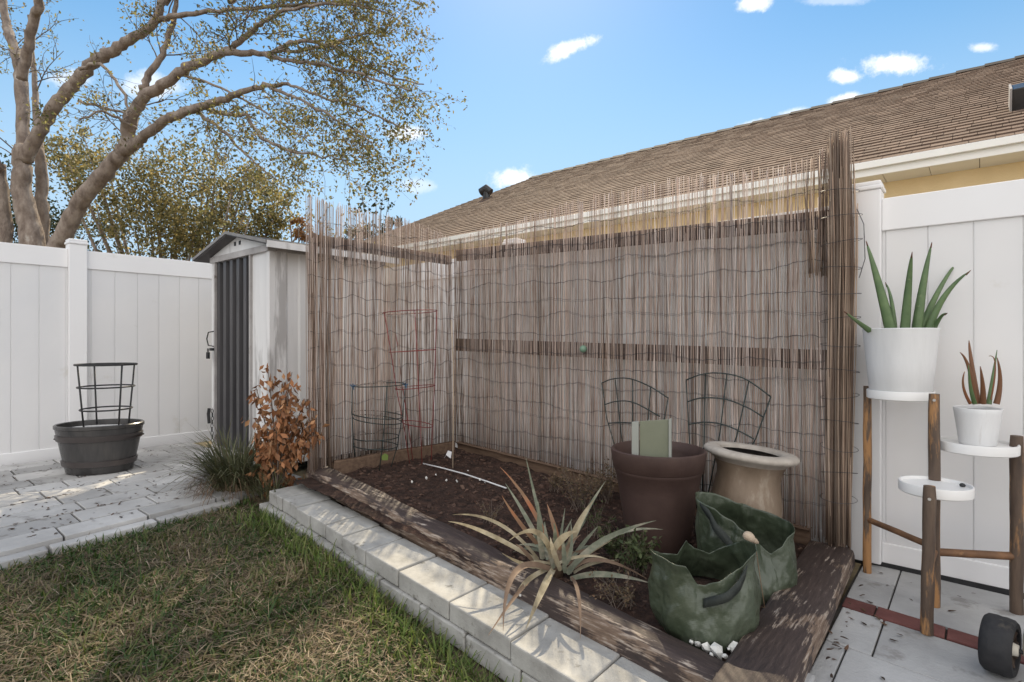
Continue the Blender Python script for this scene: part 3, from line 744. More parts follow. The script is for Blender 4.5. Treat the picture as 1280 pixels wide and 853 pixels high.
def fan(name, arcs, ups, plane, label):
    pts0 = on_y(*arcs[-1][0], plane); base = Vector((pts0.x+.15, plane, .12))
    t = thing(name, base, label, 'trellis')
    def smooth_path(p, n=14):
        P = [on_y(x_, y_, plane+.0) for x_, y_ in p]; out = []
        for i in range(n+1):      # quadratic/cubic Lagrange through the points
            s_ = i/n*(len(P)-1); k = min(int(s_), len(P)-2); f = s_-k
            a = P[max(k-1, 0)]; b_ = P[k]; c = P[k+1]; d = P[min(k+2, len(P)-1)]
            out.append(.5*((2*b_)+(c-a)*f+(2*a-5*b_+4*c-d)*f*f+(3*b_-a-3*c+d)*f**3))
        return out
    for a in arcs: MB().tube(smooth_path(a), .0042, 6).build('hoop', DGREEN, t, smooth=True)
    for u in ups: MB().tube([on_y(x_, y_, plane+.006) for x_, y_ in u], .0038, 6).build('upright', DGREEN, t, smooth=True)
    return t
def Z4(x, y): return (740+x/4.062, 450+y/4.062)
fan('fan_trellis', [[Z4(50,120), Z4(105,99), Z4(190,97), Z4(290,135), Z4(388,197)], [Z4(62,230), Z4(130,212), Z4(215,220), Z4(345,290)], [Z4(80,325), Z4(150,320), Z4(240,332), Z4(330,390)]],
    [[Z4(50,120), Z4(75,300), Z4(110,420), Z4(165,640)], [Z4(118,103), Z4(150,390), Z4(185,640)], [Z4(205,98), Z4(205,640)], [Z4(298,140), Z4(285,300), Z4(230,640)], [Z4(387,195), Z4(370,290), Z4(255,640)]], 3.20,
    'dark green wire fan trellis behind the tall brown pot')
fan('fan_trellis', [[Z4(478,105), Z4(560,75), Z4(660,70), Z4(780,100), Z4(908,190)], [Z4(485,215), Z4(560,195), Z4(680,203), Z4(790,245), Z4(870,293)], [Z4(490,330), Z4(580,318), Z4(680,335), Z4(760,370), Z4(822,405)]],
    [[Z4(478,105), Z4(495,420), Z4(535,760)], [Z4(575,73), Z4(570,400), Z4(555,760)], [Z4(685,73), Z4(650,370), Z4(575,760)], [Z4(797,108), Z4(735,390), Z4(600,760)], [Z4(908,190), Z4(830,405), Z4(625,760)]], 3.195,
    'dark green wire fan trellis behind the tan stone urn, the wider of the two')
bc = on_y(729, 437, 3.20)
b = MB(); b.lathe([(.001, -.026), (.012, -.023), (.021, -.015), (.026, 0), (.021, .015), (.012, .023), (.001, .026)], bc, 20)
tag(b.build('ball', BALLG, None, smooth=True, loc=bc), 'small green ball stuck at the middle rail of the long reed screen', 'ball')

# ------------------------------------------------------------------ tall brown pot with plastic piece, urn
pc = Vector((-1.255, 2.625, .10))
pt = thing('brown_pot', pc, 'tall dark brown clay pot with a flat olive piece standing in it', 'pot')
b = MB(); b.lathe([(.135, -.02), (.15, .0), (.172, .13), (.198, .30), (.214, .385), (.219, .39), (.219, .402), (.226, .408), (.237, .485), (.236, .497), (.228, .502), (.219, .495), (.213, .45), (.21, .40), (.20, .385)], pc, 56)
b.build('body', BROWNPOT, pt, smooth=True, autosmooth=45)
b = MB(); b.lathe([(.205, .375), (.1, .385), (.001, .388)], pc, 32, jitter=.02); b.build('soil', SOIL, pt, smooth=True)
Lp = at(791, 566, 2.70); Rp = at(837, 570, 2.62)
pl = thing('plastic_sheet', (Lp+Rp)/2, 'flat olive green plastic sheet with pale edges standing in the brown pot', 'plastic sheet')
v = (Rp-Lp); v.z = 0; v.normalize(); n_ = Vector((-v.y, v.x, 0))
def slab(u0, u1, d0, d1, z0, z1a, z1b):
    b = MB(); o = Vector((Lp.x, Lp.y, 0))
    vs = []
    for u, zt in ((u0, z1a), (u1, z1b)):
        for d in (d0, d1):
            for z in (z0, zt): vs.append(o+v*u+n_*d+Vector((0, 0, z)))
    return b.add(vs, [(0,1,3,2),(4,6,7,5),(0,4,5,1),(2,3,7,6),(0,2,6,4),(1,5,7,3)])
slab(.034, .172, 0, .012, .47, .758, .775).build('face', SLAB, pl, bevel=.002)
slab(-.004, .030, -.008, .012, .47, .752, .757).build('edge_strip', SLABEDGE, pl, bevel=.002)
slab(.174, .186, -.010, .012, .47, .776, .785).build('edge_strip', SLABEDGE, pl, bevel=.002)

uc = Vector((-.945, 2.95, .115)); Mu = Matrix.Rotation(R(6), 4, FW) 
ur = thing('stone_urn', uc, 'tan bell-shaped urn with a wide pale stone rim, right of the brown pot', 'urn')
b = MB(); b.lathe([(.13, -.02), (.148, .0), (.166, .06), (.178, .13), (.176, .20), (.163, .27), (.155, .33), (.158, .37), (.176, .412), (.195, .432)], uc, 56, Mu, topcap=False); b.build('body', URN, ur, smooth=True)
b = MB(); b.lathe([(.165, .400), (.195, .428), (.222, .438), (.231, .449), (.229, .462), (.215, .472), (.180, .474), (.156, .470), (.149, .463), (.146, .40)], uc, 56, Mu, topcap=False, botcap=False); b.build('rim', URNRIM, ur, smooth=True, autosmooth=60)
b = MB(); b.lathe([(.149, .452), (.08, .450), (.001, .449)], uc, 32, Mu); b.build('soil', SOIL, ur, smooth=True)

# ------------------------------------------------------------------ green woven grow bags
def interp_loop(tab, a):
    tab = sorted(tab); tab = [(tab[-1][0]-360, *tab[-1][1:])]+tab+[(tab[0][0]+360, *tab[0][1:])]
    for p, q in zip(tab, tab[1:]):
        if p[0] <= a <= q[0]:
            t = (a-p[0])/(q[0]-p[0])
            return [lerp(p[k], q[k], t) for k in range(1, len(p))]
def bag(c, rb_, tab, seed, sx=1, sy=1, belly=.03):
    na, nv = 220, 46
    def pt(a, v, off=0):
        rr_, hh = interp_loop(tab, a % 360)
        rad_ = lerp(rb_, rr_, v**1.2)+belly*math.sin(math.pi*min(1, v*1.15))*(1-.4*v)
        d = RT*math.cos(R(a))*sx+FW*math.sin(R(a))*sy
        q = Vector((d.x*5, d.y*5, v*hh*9+seed))
        q = Vector((d.x*2.2, d.y*2.2, v*hh*6+seed))
        cr = .010*mnoise.noise(q*1.4)*(.3+v)+.016*(mnoise.turbulence(q*1.1, 4, True)-.75)*(1.1-.6*v)
        dv1 = mnoise.voronoi(Vector((d.x*2.6, d.y*2.6, v*hh*8+seed)))[0]
        cr += .018*(dv1[1]-dv1[0])*(1-.7*v)-.005
        zz = hh*v+.003*mnoise.noise(q*2)
        return c+d*(rad_+cr+off)+Vector((0, 0, zz))
    b = MB()
    for i in range(nv+1):
        for k in range(na): b.v.append(tuple(pt(360*k/na, i/nv)))
    for i in range(nv):
        for k in range(na): b.f.append((i*na+k, i*na+(k+1) % na, (i+1)*na+(k+1) % na, (i+1)*na+k))
    b.f.append(tuple(range(na-1, -1, -1)))
    return b, pt
fc = at(880, 775, 2.10); fc.z = .045
b, ptf = bag(fc, .17, [(0, .170, .345), (30, .145, .30), (60, .12, .255), (90, .115, .27), (108, .12, .305), (125, .13, .25), (150, .17, .26), (185, .220, .315), (210, .212, .312), (231, .19, .30), (237, .175, .26), (242, .165, .232), (252, .162, .236), (270, .168, .262), (290, .176, .292), (312, .186, .325), (338, .184, .352)], 1.0)
fb = thing('grow_bag', fc, 'front green woven grow bag with a notch in its rim, beside the flaking cross timber', 'grow bag')
b.build('bag_wall', BAG, fb, smooth=True, solid=.0018, autosmooth=24)
def strap(ptfn, a0, a1, v0, v1, w, t, off=.008, n=14):
    b = MB(); pts = []
    for i in range(n+1):
        s_ = i/n; a = lerp(a0, a1, s_); v = lerp(v0, v1, s_)
        o_ = off+.02*math.sin(math.pi*s_)
        p = ptfn(a, v, o_); dv = ptfn(a, min(1, v+w), o_)
        pts.append((p, dv))
    for p, q in pts: b.v += [tuple(p), tuple(q)]
    for i in range(n): b.f.append((2*i, 2*i+2, 2*i+3, 2*i+1))
    return b
strap(ptf, 250, 304, .70, .86, .12, 0).build('handle_strap', STRAPM, fb, smooth=True, solid=.003)
b = MB(); b.lathe([(.165, .14), (.09, .15), (.001, .15)], fc, 24, jitter=.05); b.build('soil', SOIL, fb, smooth=True)

bc2 = at(934, 706, 2.44); bc2.z = .05
b, ptb = bag(bc2, .17, [(0, .205, .285), (25, .20, .295), (60, .15, .325), (95, .14, .352), (125, .185, .385), (150, .225, .40), (175, .225, .395), (200, .185, .37), (225, .150, .325), (250, .125, .28), (275, .115, .235), (292, .135, .20), (305, .160, .235), (330, .19, .28)], 5.3)
bb = thing('grow_bag', bc2, 'rear green woven grow bag slumped open in front of the stone urn', 'grow bag')
b.build('bag_wall', BAG, bb, smooth=True, solid=.0018, autosmooth=24)
strap(ptb, 183, 236, .97, .60, .12, 0, .010).build('handle_strap', STRAPM, bb, smooth=True, solid=.003)
b = MB(); b.lathe([(.16, .10), (.09, .115), (.001, .12)], bc2, 24, jitter=.05); b.build('soil', SOIL, bb, smooth=True)
kc = at(941, 675, 2.20)
b = MB(); Mk = Matrix.Rotation(R(-55), 4, FW) @ Matrix.Rotation(R(15), 4, RT)
b.lathe([(.006, -.03), (.011, -.012), (.012, .0), (.018, .012), (.020, .026), (.016, .04), (.008, .048), (.001, .05)], kc, 18, Mk)
tag(b.build('tool_handle', STRAW, None, smooth=True, loc=kc), 'small pale rounded handle end poking out of the rear grow bag', 'tool handle')
b = MB(); g0 = ptf(338, .95, .004); g1 = at(937, 757, 2.05)
b.tube([g0, ptf(330, .6, .01), ptf(338, .35, .02), g1], .0014, 5)
b.build('tie_cord', THATCH, fb, smooth=True)

# ------------------------------------------------------------------ strappy plant in front of the bed
Bp = Vector((-1.50, 2.02, .17))
def bez(p0, p1, p2, n):
    return [p0*(1-t)**2+p1*2*t*(1-t)+p2*t*t for t in [i/n for i in range(n+1)]]
LEAFG = pm('grey_green_strap_leaf', [(.085,.10,.07), (.16,.17,.125), (.30,.27,.21)], 14, .6, .4, 60, island=.2, transl=.15)
LEAFT = pm('tan_strap_leaf', [(.14,.112,.072), (.28,.235,.155), (.42,.37,.27)], 14, .65, .3, 40, island=.2, transl=.15)
LEAFB = pm('brown_strap_leaf', [(.11,.072,.05), (.21,.145,.10)], 9, .7, .3, 40, island=.2, transl=.1)
LEAFO = pm('orange_strap_leaf', [(.17,.12,.08), (.26,.15,.09), (.36,.11,.045)], 8, .6, .2, 40, transl=.2)
def Z6(x, y): return (560+x/3.556, 560+y/3.556)
pp = thing('strap_leaf_plant', Bp, 'strappy half-dead plant with grey-green and tan leaves arching over the front timber', 'plant')
def strapleaf(base, ctrl, tip, w, m, db=2.5, dc=2.45, dt=2.4, fold=.5, n=12):
    P0, P1, P2 = at(*Z6(*base), db), at(*Z6(*ctrl), dc), at(*Z6(*tip), dt)
    P1 = P1*2-(P0+P2)*.5            # the control is a point the leaf passes
    pts = bez(P0, P1, P2, n); tl = sum((a-b_).length for a, b_ in zip(pts, pts[1:]))
    ws = []; sd = []
    for i, p in enumerate(pts):
        t = i/n; ws.append(w*.85*(.75+.5*t if t < .35 else (.925 if t < .4 else .925*(1-((t-.4)/.6)**1.5)))+.0006)
        d = pts[min(i+1, n)]-pts[max(i-1, 0)]
        s_ = d.cross((CAM-p)).normalized()
        tw = .35*math.sin(t*3+base[0])
        k = (CAM-p).normalized()
        sd.append((s_*math.cos(tw)+k*math.sin(tw)).normalized())
    b = MB(); b.strip(pts, ws, sd, fold)
    return b.build('leaf', m, pp, smooth=True)
G, T, B_, O = LEAFG, LEAFT, LEAFB, LEAFO
for L_ in [
    ((470,500),(370,270),(232,88),.012,O,2.5,2.55,2.62), ((450,480),(400,280),(345,40),.011,G,2.5,2.58,2.65), ((430,470),(345,310),(255,160),.012,G,2.5,2.5,2.55),
    ((420,500),(408,370),(402,240),.017,G,2.42,2.4,2.4), ((500,460),(470,350),(440,250),.014,O,2.46,2.46,2.5), ((430,470),(320,340),(240,215),.011,O,2.5,2.45,2.4),
    ((420,520),(170,385),(2,330),.012,T,2.5,2.45,2.45), ((400,500),(220,340),(20,300),.010,T,2.5,2.5,2.55), ((470,525),(400,385),(270,415),.015,T,2.42,2.3,2.25),
    ((510,540),(590,340),(700,150),.015,G,2.5,2.6,2.72), ((520,500),(580,350),(652,228),.018,T,2.45,2.48,2.5), ((460,480),(510,410),(572,372),.019,T,2.35,2.3,2.3),
    ((530,565),(690,420),(925,325),.017,G,2.42,2.42,2.45), ((540,560),(720,400),(955,365),.014,G,2.45,2.5,2.55), ((550,500),(610,420),(668,350),.011,G,2.45,2.5,2.5),
    ((545,590),(700,570),(905,605),.015,G,2.36,2.3,2.3), ((560,540),(690,505),(885,585),.011,B_,2.42,2.42,2.42), ((450,545),(300,560),(245,818),.016,B_,2.35,2.2,2.02),
    ((470,545),(420,640),(345,812),.017,T,2.33,2.12,2.0), ((410,555),(320,640),(178,838),.010,B_,2.38,2.2,2.0), ((545,580),(580,660),(588,850),.009,B_,2.32,2.12,1.98),
    ((480,540),(500,410),(520,270),.010,G,2.5,2.55,2.6), ((500,545),(545,470),(545,330),.011,G,2.4,2.4,2.45), ((470,540),(440,420),(430,330),.012,G,2.4,2.4,2.45),
    ((420,540),(330,520),(240,470),.010,T,2.42,2.38,2.35), ((440,545),(350,600),(300,670),.013,T,2.36,2.25,2.2), ((560,560),(640,520),(760,500),.009,T,2.45,2.45,2.5),
    ((500,550),(470,470),(455,400),.014,T,2.36,2.32,2.32), ((520,560),(515,470),(510,400),.012,G,2.36,2.34,2.36), ((400,545),(345,470),(300,430),.010,B_,2.45,2.4,2.4)]:
    strapleaf(*L_)
for i in range(16):
    a = rnd.uniform(.15, 2.95); ln_ = rnd.uniform(130, 260); bx_ = (rnd.uniform(420, 545), rnd.uniform(500, 560))
    tip = (bx_[0]+math.cos(a)*ln_*1.1, bx_[1]-math.sin(a)*ln_+rnd.uniform(-20, 40)); mid = (lerp(bx_[0], tip[0], .55)+rnd.uniform(-15, 15), lerp(bx_[1], tip[1], .55)-rnd.uniform(0, 30))
    d_ = rnd.uniform(-.12, .22); strapleaf(bx_, mid, tip, rnd.uniform(.006, .011), rnd.choice([G, G, T, B_]), 2.44, 2.44+d_*.6, 2.44+d_)
b = MB(); b.lathe([(.03, -.10), (.04, -.03), (.045, .02), (.03, .05), (.001, .06)], Bp+RT*.03-FW*.02, 14, jitter=.2); b.build('stem', LEAFB, pp, smooth=True)

# ------------------------------------------------------------------ generic blades / leaf scatter
def blades(P, yaw, ln, w, tilt, curl, mat, name, parent=None):
    """arching grass blades, 3 segments each"""
    n = len(P); P = np.asarray(P); d = np.stack([np.cos(yaw), np.sin(yaw), np.zeros(n)], 1); s = np.stack([-np.sin(yaw), np.cos(yaw), np.zeros(n)], 1)
    V = np.zeros((n, 7, 3)); c = P.copy(); el = tilt.copy()
    for k in range(4):
        ww = (w*[.8, 1, .75, 0][k])[:, None]
        if k < 3: V[:, 2*k] = c-s*ww/2; V[:, 2*k+1] = c+s*ww/2
        else: V[:, 6] = c
        step = (ln/3)[:, None]*(d*np.cos(el)[:, None]+np.array([0, 0, 1])*np.sin(el)[:, None]); c = c+step; el = el-curl
    V = V.reshape(-1, 3); base = (np.arange(n)*7)[:, None]
    q = np.concatenate([base+np.array([[0, 1, 3, 2]]), base+np.array([[2, 3, 5, 4]]), base+np.array([[4, 5, 6, 6]])])
    tri = np.concatenate([q[:, [0,1,2]], q[:2*n][:, [0,2,3]]])
    return big_mesh(name, V, tri, mat, parent)
def leaves(P, size, mat, name, parent=None, droop=0.0, aspect=.5):
    n = len(P); P = np.asarray(P)
    a = nrg.normal(size=(n, 3)); a[:, 2] -= droop; a /= np.linalg.norm(a, axis=1)[:, None]
    r = nrg.normal(size=(n, 3)); b = np.cross(a, r); b /= np.linalg.norm(b, axis=1)[:, None]; cc = np.cross(a, b)
    L = (size*nrg.uniform(.65, 1.3, n))[:, None]; W = L*aspect*.5
    V = np.stack([P, P+a*L*.5+b*W+cc*L*.08, P+a*L-cc*L*.05, P+a*L*.5-b*W+cc*L*.08], 1).reshape(-1, 3)
    base = (np.arange(n)*4)[:, None]
    f = np.concatenate([base+np.array([[0, 1, 2]]), base+np.array([[0, 2, 3]])])
    return big_mesh(name, V, f, mat, parent)

# lawn blades
n = 95000
gx = nrg.uniform(-4.1, -1.0, n); gy = nrg.uniform(-.5, 1.66, n)
edge = -3.66+(1.4-gy)*.16
fr = np.array([yfr(q) for q in gx])-.03
keep = (gx > edge-.02+nrg.normal(0, .02, n)) & (gy < fr) & ((gx*-.6486+gy*.7611) > .9)
gx, gy = gx[keep], gy[keep]; n = len(gx)
pn = np.array([mnoise.noise(Vector((x_*2.2, y_*2.2, 7))) for x_, y_ in zip(gx, gy)])
gz = np.array([lawn_z(q) for q in gx])
P = np.stack([gx, gy, gz-.004], 1)
ln = nrg.uniform(.022, .074, n)*(1+.55*pn)*np.where(nrg.random(n) < .06, 1.5, 1); tilt = np.clip(nrg.normal(.50, .45, n), .0, 1.45)
blades(P, nrg.uniform(0, 6.283, n), ln, nrg.uniform(.0035, .0085, n), tilt, nrg.uniform(.05, .5, n), GRASS, 'lawn_grass')
tag(bpy.data.objects['lawn_grass'], 'patchy green and straw-coloured lawn grass below the block edging', 'grass', kind='stuff')
n = 33000
gx = nrg.uniform(-4.1, -1.0, n); gy = nrg.uniform(-.5, 1.62, n); edge = -3.62+(1.4-gy)*.16
keep = (gx > edge) & (gy < np.array([yfr(q) for q in gx])-.05) & ((gx*-.6486+gy*.7611) > .9)
gx, gy = gx[keep], gy[keep]; n = len(gx)
P = np.stack([gx, gy, np.array([lawn_z(q) for q in gx])+nrg.uniform(.0, .028, n)], 1)
DRY = pm('dry_grass_blade', [(.14,.105,.065), (.26,.20,.135)], 5, .8, island=.4, icols=[(.13,.092,.058), (.24,.185,.12), (.35,.29,.21), (.18,.12,.075), (.10,.07,.045)], imix=.8, transl=.2)
blades(P, nrg.uniform(0, 6.283, n), nrg.uniform(.03, .10, n), nrg.uniform(.002, .0045, n), nrg.normal(.05, .2, n), nrg.uniform(-.1, .2, n), DRY, 'dry_thatch')
tag(bpy.data.objects['dry_thatch'], 'dry straw thatch lying in the lawn', 'thatch', kind='stuff')

n = 1500
gx = nrg.uniform(-3.4, -1.2, n); gy = np.array([yfr(q) for q in gx])-.05-np.abs(nrg.normal(0, .10, n))
P = np.stack([gx, gy, np.array([lawn_z(q) for q in gx])-.004], 1)
TUFT = pm('green_tuft_blade', [(.08,.13,.028), (.14,.18,.045)], 5, .5, island=.3, icols=[(.07,.125,.025), (.13,.18,.04), (.20,.20,.08)], imix=.7, transl=.4)
blades(P, nrg.uniform(0, 6.283, n), nrg.uniform(.06, .135, n), nrg.uniform(.004, .008, n), nrg.uniform(.6, 1.4, n), nrg.uniform(.1, .4, n), TUFT, 'edge_grass')
tag(bpy.data.objects['edge_grass'], 'taller bright green grass along the foot of the block edging', 'grass', kind='stuff')
# leaf litter on the paving
P = []
for i in range(1300):
    x, y = rnd.uniform(-6.0, -3.7), rnd.uniform(.1, 2.0)
    q = rnd.random()
    if q < .5: x = -6.08+.235*round((x+6.08)/.235)+rnd.gauss(0, .012); x += (x+6.08)/2.32*(1.4-y)*.16
    if x > -3.78+(1.4-y)*.16: continue
    if rnd.random() < .45: continue
    P.append((x, y, .133))
for i in range(34):
    x, y = rnd.uniform(-.45, .3), rnd.uniform(1.9, 3.3)
    P.append((x, y, .005))
    P.append((-.40+rnd.gauss(-.015, .012), rnd.uniform(1.7, 3.1), rnd.uniform(0, .03)))
P = np.array(P); nL = len(P)
yaw = nrg.uniform(0, 6.28, nL); ll = nrg.uniform(.010, .034, nL)
blades(P, yaw, ll, ll*.38, nrg.uniform(-.05, .25, nL), nrg.uniform(-.2, .3, nL), LITTER, 'leaf_litter')
tag(bpy.data.objects['leaf_litter'], 'small dark dead leaves scattered over the paving', 'leaf litter', kind='stuff')

# grass-like clump and dead shrub beside the shed
cb = Vector((-3.97, 1.68, .10))
cl = thing('liriope_clump', cb, 'dark green arching grassy clump in front of the shed door', 'grass clump')
n = 620
a = nrg.uniform(0, 6.283, n); r = .135*np.sqrt(nrg.random(n))
P = np.stack([cb.x+r*np.cos(a)*1.2, cb.y+r*np.sin(a), np.full(n, cb.z)], 1)
yaw = a+nrg.normal(0, .5, n)
blades(P, yaw, nrg.uniform(.30, .60, n), nrg.uniform(.006, .011, n), nrg.uniform(.85, 1.5, n), nrg.uniform(.25, .75, n), CLUMP, 'blade_tuft', cl)
n = 420; a = nrg.uniform(0, 6.283, n); r = .2*np.sqrt(nrg.random(n))
P = np.stack([cb.x+r*np.cos(a), cb.y-.04+r*np.sin(a), np.full(n, cb.z)+nrg.uniform(0, .12, n)], 1)
blades(P, a+nrg.normal(0, .6, n), nrg.uniform(.12, .34, n), nrg.uniform(.002, .005, n), nrg.uniform(-.3, .9, n), nrg.uniform(.3, .9, n), THATCH, 'dead_thatch', cl)

db0 = Vector((-3.62, 1.80, .14))
dsb = thing('dead_shrub', db0, 'dead shrub with curled rust-brown leaves between the shed and the reed screen', 'shrub')
stem = MB(); Lp_ = []
tips = [(335,462,.35),(320,484,.4),(318,524,.5),(365,466,.3),(383,500,.35),(400,540,.3),(352,505,.2),(338,558,.5),(374,550,.3),(346,604,.6),(331,590,.6),(392,522,.2),(355,478,.5),(322,545,.6),(372,520,.7),(360,575,.5),(343,530,.1),(362,490,.15),(384,535,.6),(350,545,.7),(368,600,.7)]
for px_, py_, dd in tips:
    tp = at(px_, py_, 3.52+dd*.35)
    base = db0+Vector((rnd.uniform(-.03, .03), rnd.uniform(-.03, .03), 0))
    mid = base.lerp(tp, .55)+Vector((rnd.uniform(-.04, .04), rnd.uniform(-.04, .04), .08))
    pts = bez(base, mid*1.0, tp, 10)
    stem.tube(pts, [lerp(.008, .002, i/10) for i in range(11)], 5)
    for k in range(58):
        t = rnd.uniform(.4, 1.02); i = min(9, int(t*10)); p = pts[i].lerp(pts[min(10, i+1)], t*10-i if t < 1 else 1)
        Lp_.append((p.x+rnd.gauss(0, .026), p.y+rnd.gauss(0, .026), p.z+rnd.gauss(0, .024)))
stem.build('stem', TWIG, dsb, smooth=True)
leaves(Lp_, .055, DEADLEAF, 'dead_leaves', dsb, droop=1.6, aspect=.5)
sb0 = Vector((-3.60, 1.72, .12))
sc2 = thing('liriope_clump', sb0, 'small thin green tuft under the dead shrub at the end of the blocks', 'grass clump')
n = 110; a = nrg.uniform(0, 6.283, n); r = .09*np.sqrt(nrg.random(n))
P = np.stack([sb0.x+r*np.cos(a)*1.5, sb0.y+r*np.sin(a), np.full(n, sb0.z)], 1)
blades(P, a+nrg.normal(0, .8, n), nrg.uniform(.15, .36, n), nrg.uniform(.004, .007, n), nrg.uniform(.7, 1.5, n), nrg.uniform(.2, .7, n), CLUMP, 'blade_tuft', sc2)

# ------------------------------------------------------------------ weeds in the bed
def weed(px_, py_, h, ns, mat, label, spread=.06, leaf=.016, per=16, name='weed', droop=.1):
    p0 = on_z(px_, py_, .12); p0.z = soil_h(p0.x, p0.y)
    t = thing(name, p0, label, 'weed', 'weeds in the raised bed')
    st = MB(); Lq = []
    for i in range(ns):
        a = rnd.uniform(0, 6.28); q = p0+Vector((math.cos(a), math.sin(a), 0))*spread*rnd.uniform(.3, 1.3)+Vector((0, 0, h*rnd.uniform(.55, 1.1)))
        b0 = p0+Vector((rnd.uniform(-.5, .5), rnd.uniform(-.5, .5), 0))*spread*.8
        pts = bez(b0, b0.lerp(q, .5)+Vector((0, 0, h*.15)), q, 5)
        st.tube(pts, [.0018, .0016, .0014, .0012, .001, .0008], 4)
        for k in range(per):
            t_ = rnd.uniform(.25, 1.0)*5; j = min(4, int(t_)); p = pts[j].lerp(pts[j+1], t_-j)
            Lq.append((p.x+rnd.gauss(0, .006), p.y+rnd.gauss(0, .006), p.z+rnd.gauss(0, .005)))
    st.build('stem', TWIG, t); leaves(Lq, leaf, mat, 'leaves', t, droop, .5)
weed(796, 712, .19, 24, WEED, 'leafy green weed left of the front grow bag', .085, .026, 20)
weed(768, 694, .15, 16, WEED, 'small green weed at the foot of the brown pot', .075, .023, 18)
weed(725, 640, .24, 34, DRYWEED, 'dry brown weed between the strap-leaf plant and the reed screen', .16, .018, 16)
weed(758, 630, .25, 30, DRYWEED, 'tallest dry weed against the long reed screen, left of the brown pot', .13, .018, 16)
weed(695, 622, .15, 18, DRYWEED, 'low dry weed behind the strap-leaf plant', .09, .016, 14)
weed(745, 672, .16, 16, WEED, 'thin green weed right behind the strap-leaf plant', .09, .015, 14)
weed(775, 745, .10, 24, DRYWEED, 'low brown weed behind the front timber, left of the front grow bag', .14, .014, 14)
weed(612, 660, .12, 12, DRYWEED, 'wiry dry weed left of the strap-leaf plant', .09, .012, 8)
weed(905, 655, .10, 5, WEED, 'weed behind the grow bags', .05, .016, 10)

# ------------------------------------------------------------------ stones, scraps and cord on the soil
def pebble(px_, py_, z, s, label, cat, group, name, m=STONE, flat=.7, sub=2):
    p = on_z(px_, py_, z); 
    b = MB(); bm = bmesh.new(); bmesh.ops.create_icosphere(bm, subdivisions=sub, radius=1)
    sd = rnd.uniform(0, 99)
    E_ = Euler((rnd.uniform(0, 3), rnd.uniform(0, 3), rnd.uniform(0, 6))).to_matrix()
    vs = []
    for v_ in bm.verts:
        q = v_.co.copy(); q *= 1+.6*mnoise.noise(q*1.1+Vector((sd, 0, 0)))+.12*mnoise.noise(q*3+Vector((0, sd, 0)))
        q = E_ @ Vector((q.x, q.y*.8, q.z*flat)); vs.append(p+q*s)
    fs = [tuple(v_.index for v_ in f.verts) for f in bm.faces]; bm.free()
    return tag(b.add(vs, fs).build(name, m, None, loc=p), label, cat, group)
for px_, py_, s in [(865,803,.010),(873,805,.015),(884,810,.020),(897,814,.031),(906,821,.014),(911,812,.009),(920,812,.029),(923,823,.016),(889,819,.010),(931,806,.011)]:
    pebble(px_, py_, soil_z(-.65)+.025, s, 'white stone heaped where the two flaking timbers meet below the front grow bag', 'stone', 'white stones in the timber corner', 'stone', sub=1)
for px_, py_, s in [(533,598,.012),(558,601,.008),(571,602,.012),(515,603,.008),(545,594,.007),(600,600,.009),(606,604,.006),(585,589,.006),(650,745,.006)]:
    x_ = on_z(px_, py_, .2).x
    pebble(px_, py_, soil_z(x_)+.01, s, 'white shell chip lying on the bare dark soil of the bed', 'shell chip', 'white shell chips on the soil', 'shell_chip', flat=.4)
pp_ = on_z(560, 574, .265)
tag(MB().add([pp_+Vector(q) for q in [(-.03,-.01,0),(.0,-.02,.03),(.03,0,.005),(.02,.02,.05),(-.02,.015,.045),(0,.0,.06)]], [(0,1,5),(1,2,3),(1,3,5),(5,3,4),(0,5,4)]).build('plastic_scrap', WHITEPL, None, loc=pp_, solid=.002),
    'crumpled white plastic scrap at the foot of the cane stake', 'scrap')
lp = on_z(481, 576, .29)
tag(MB().add([lp+RT*q[0]+Vector((0,0,q[1])) for q in [(-.02,0),(.022,0),(.026,.035),(.0,.05),(-.024,.03)]], [(0,1,2,3,4)]).build('plant_tag', LIME, None, loc=lp, solid=.002),
    'small lime green scrap beside the green tomato cage', 'plant tag')
pts = [on_z(x_, y_, soil_z(-2.6)+.012+dz) for x_, y_, dz in [(528,580,.03),(550,585,.02),(580,593,.004),(610,603,-.012),(633,611,-.022)]]
tag(MB().tube(pts, .0052, 6).build('white_pipe', WHITEPL, None, smooth=True, loc=pts[2]), 'thin white pipe lying across the soil of the bed', 'pipe')
pts = [on_z(x_, y_, soil_z(-2.6)+.012) for x_, y_ in [(583,590),(595,588),(606,585),(618,590)]]
wp = on_z(994, 850, .02)
pbk = MB().box(wp.x-.04, wp.x+.055, wp.y-.12, wp.y+.03, 0, .045)
tag(pbk.build('paver_offcut', PAVER2, None, loc=wp, bevel=.008), 'small pale paver offcut lying against the near end of the cross timber', 'paver')

# ------------------------------------------------------------------ plant stand with two potted aloes
L1, L2, L3, L4 = Vector((-.425, 3.22, 0)), Vector((-.150, 3.00, 0)), Vector((-.158, 2.70, 0)), Vector((.112, 3.12, 0))
L4 = at(1271, 600, 2.32); L4.z = 0
ps = thing('plant_stand', L2, 'three-tier plant stand with round white trays on rustic wooden legs', 'plant stand')
def leg(p, zt, r=.0205, seed=0, dx=0):
    pts = []; rs2 = []
    for i in range(13):
        t = i/12; z = lerp(.001, zt, t)
        pts.append(p+Vector((.004*mnoise.noise(Vector((seed, t*4, 0)))+dx*t, .004*mnoise.noise(Vector((seed, 9, t*4))), z))); rs2.append(r*(1+.10*mnoise.noise(Vector((seed*3, t*5, 2)))))
    rs2[-1] *= .9
    return MB().tube(pts, rs2, 14).build('leg', STANDW, ps, smooth=True, autosmooth=50)
z1 = 1.15-(485-427)/F*2.70; z2 = 1.15-(492-427)/F*2.42
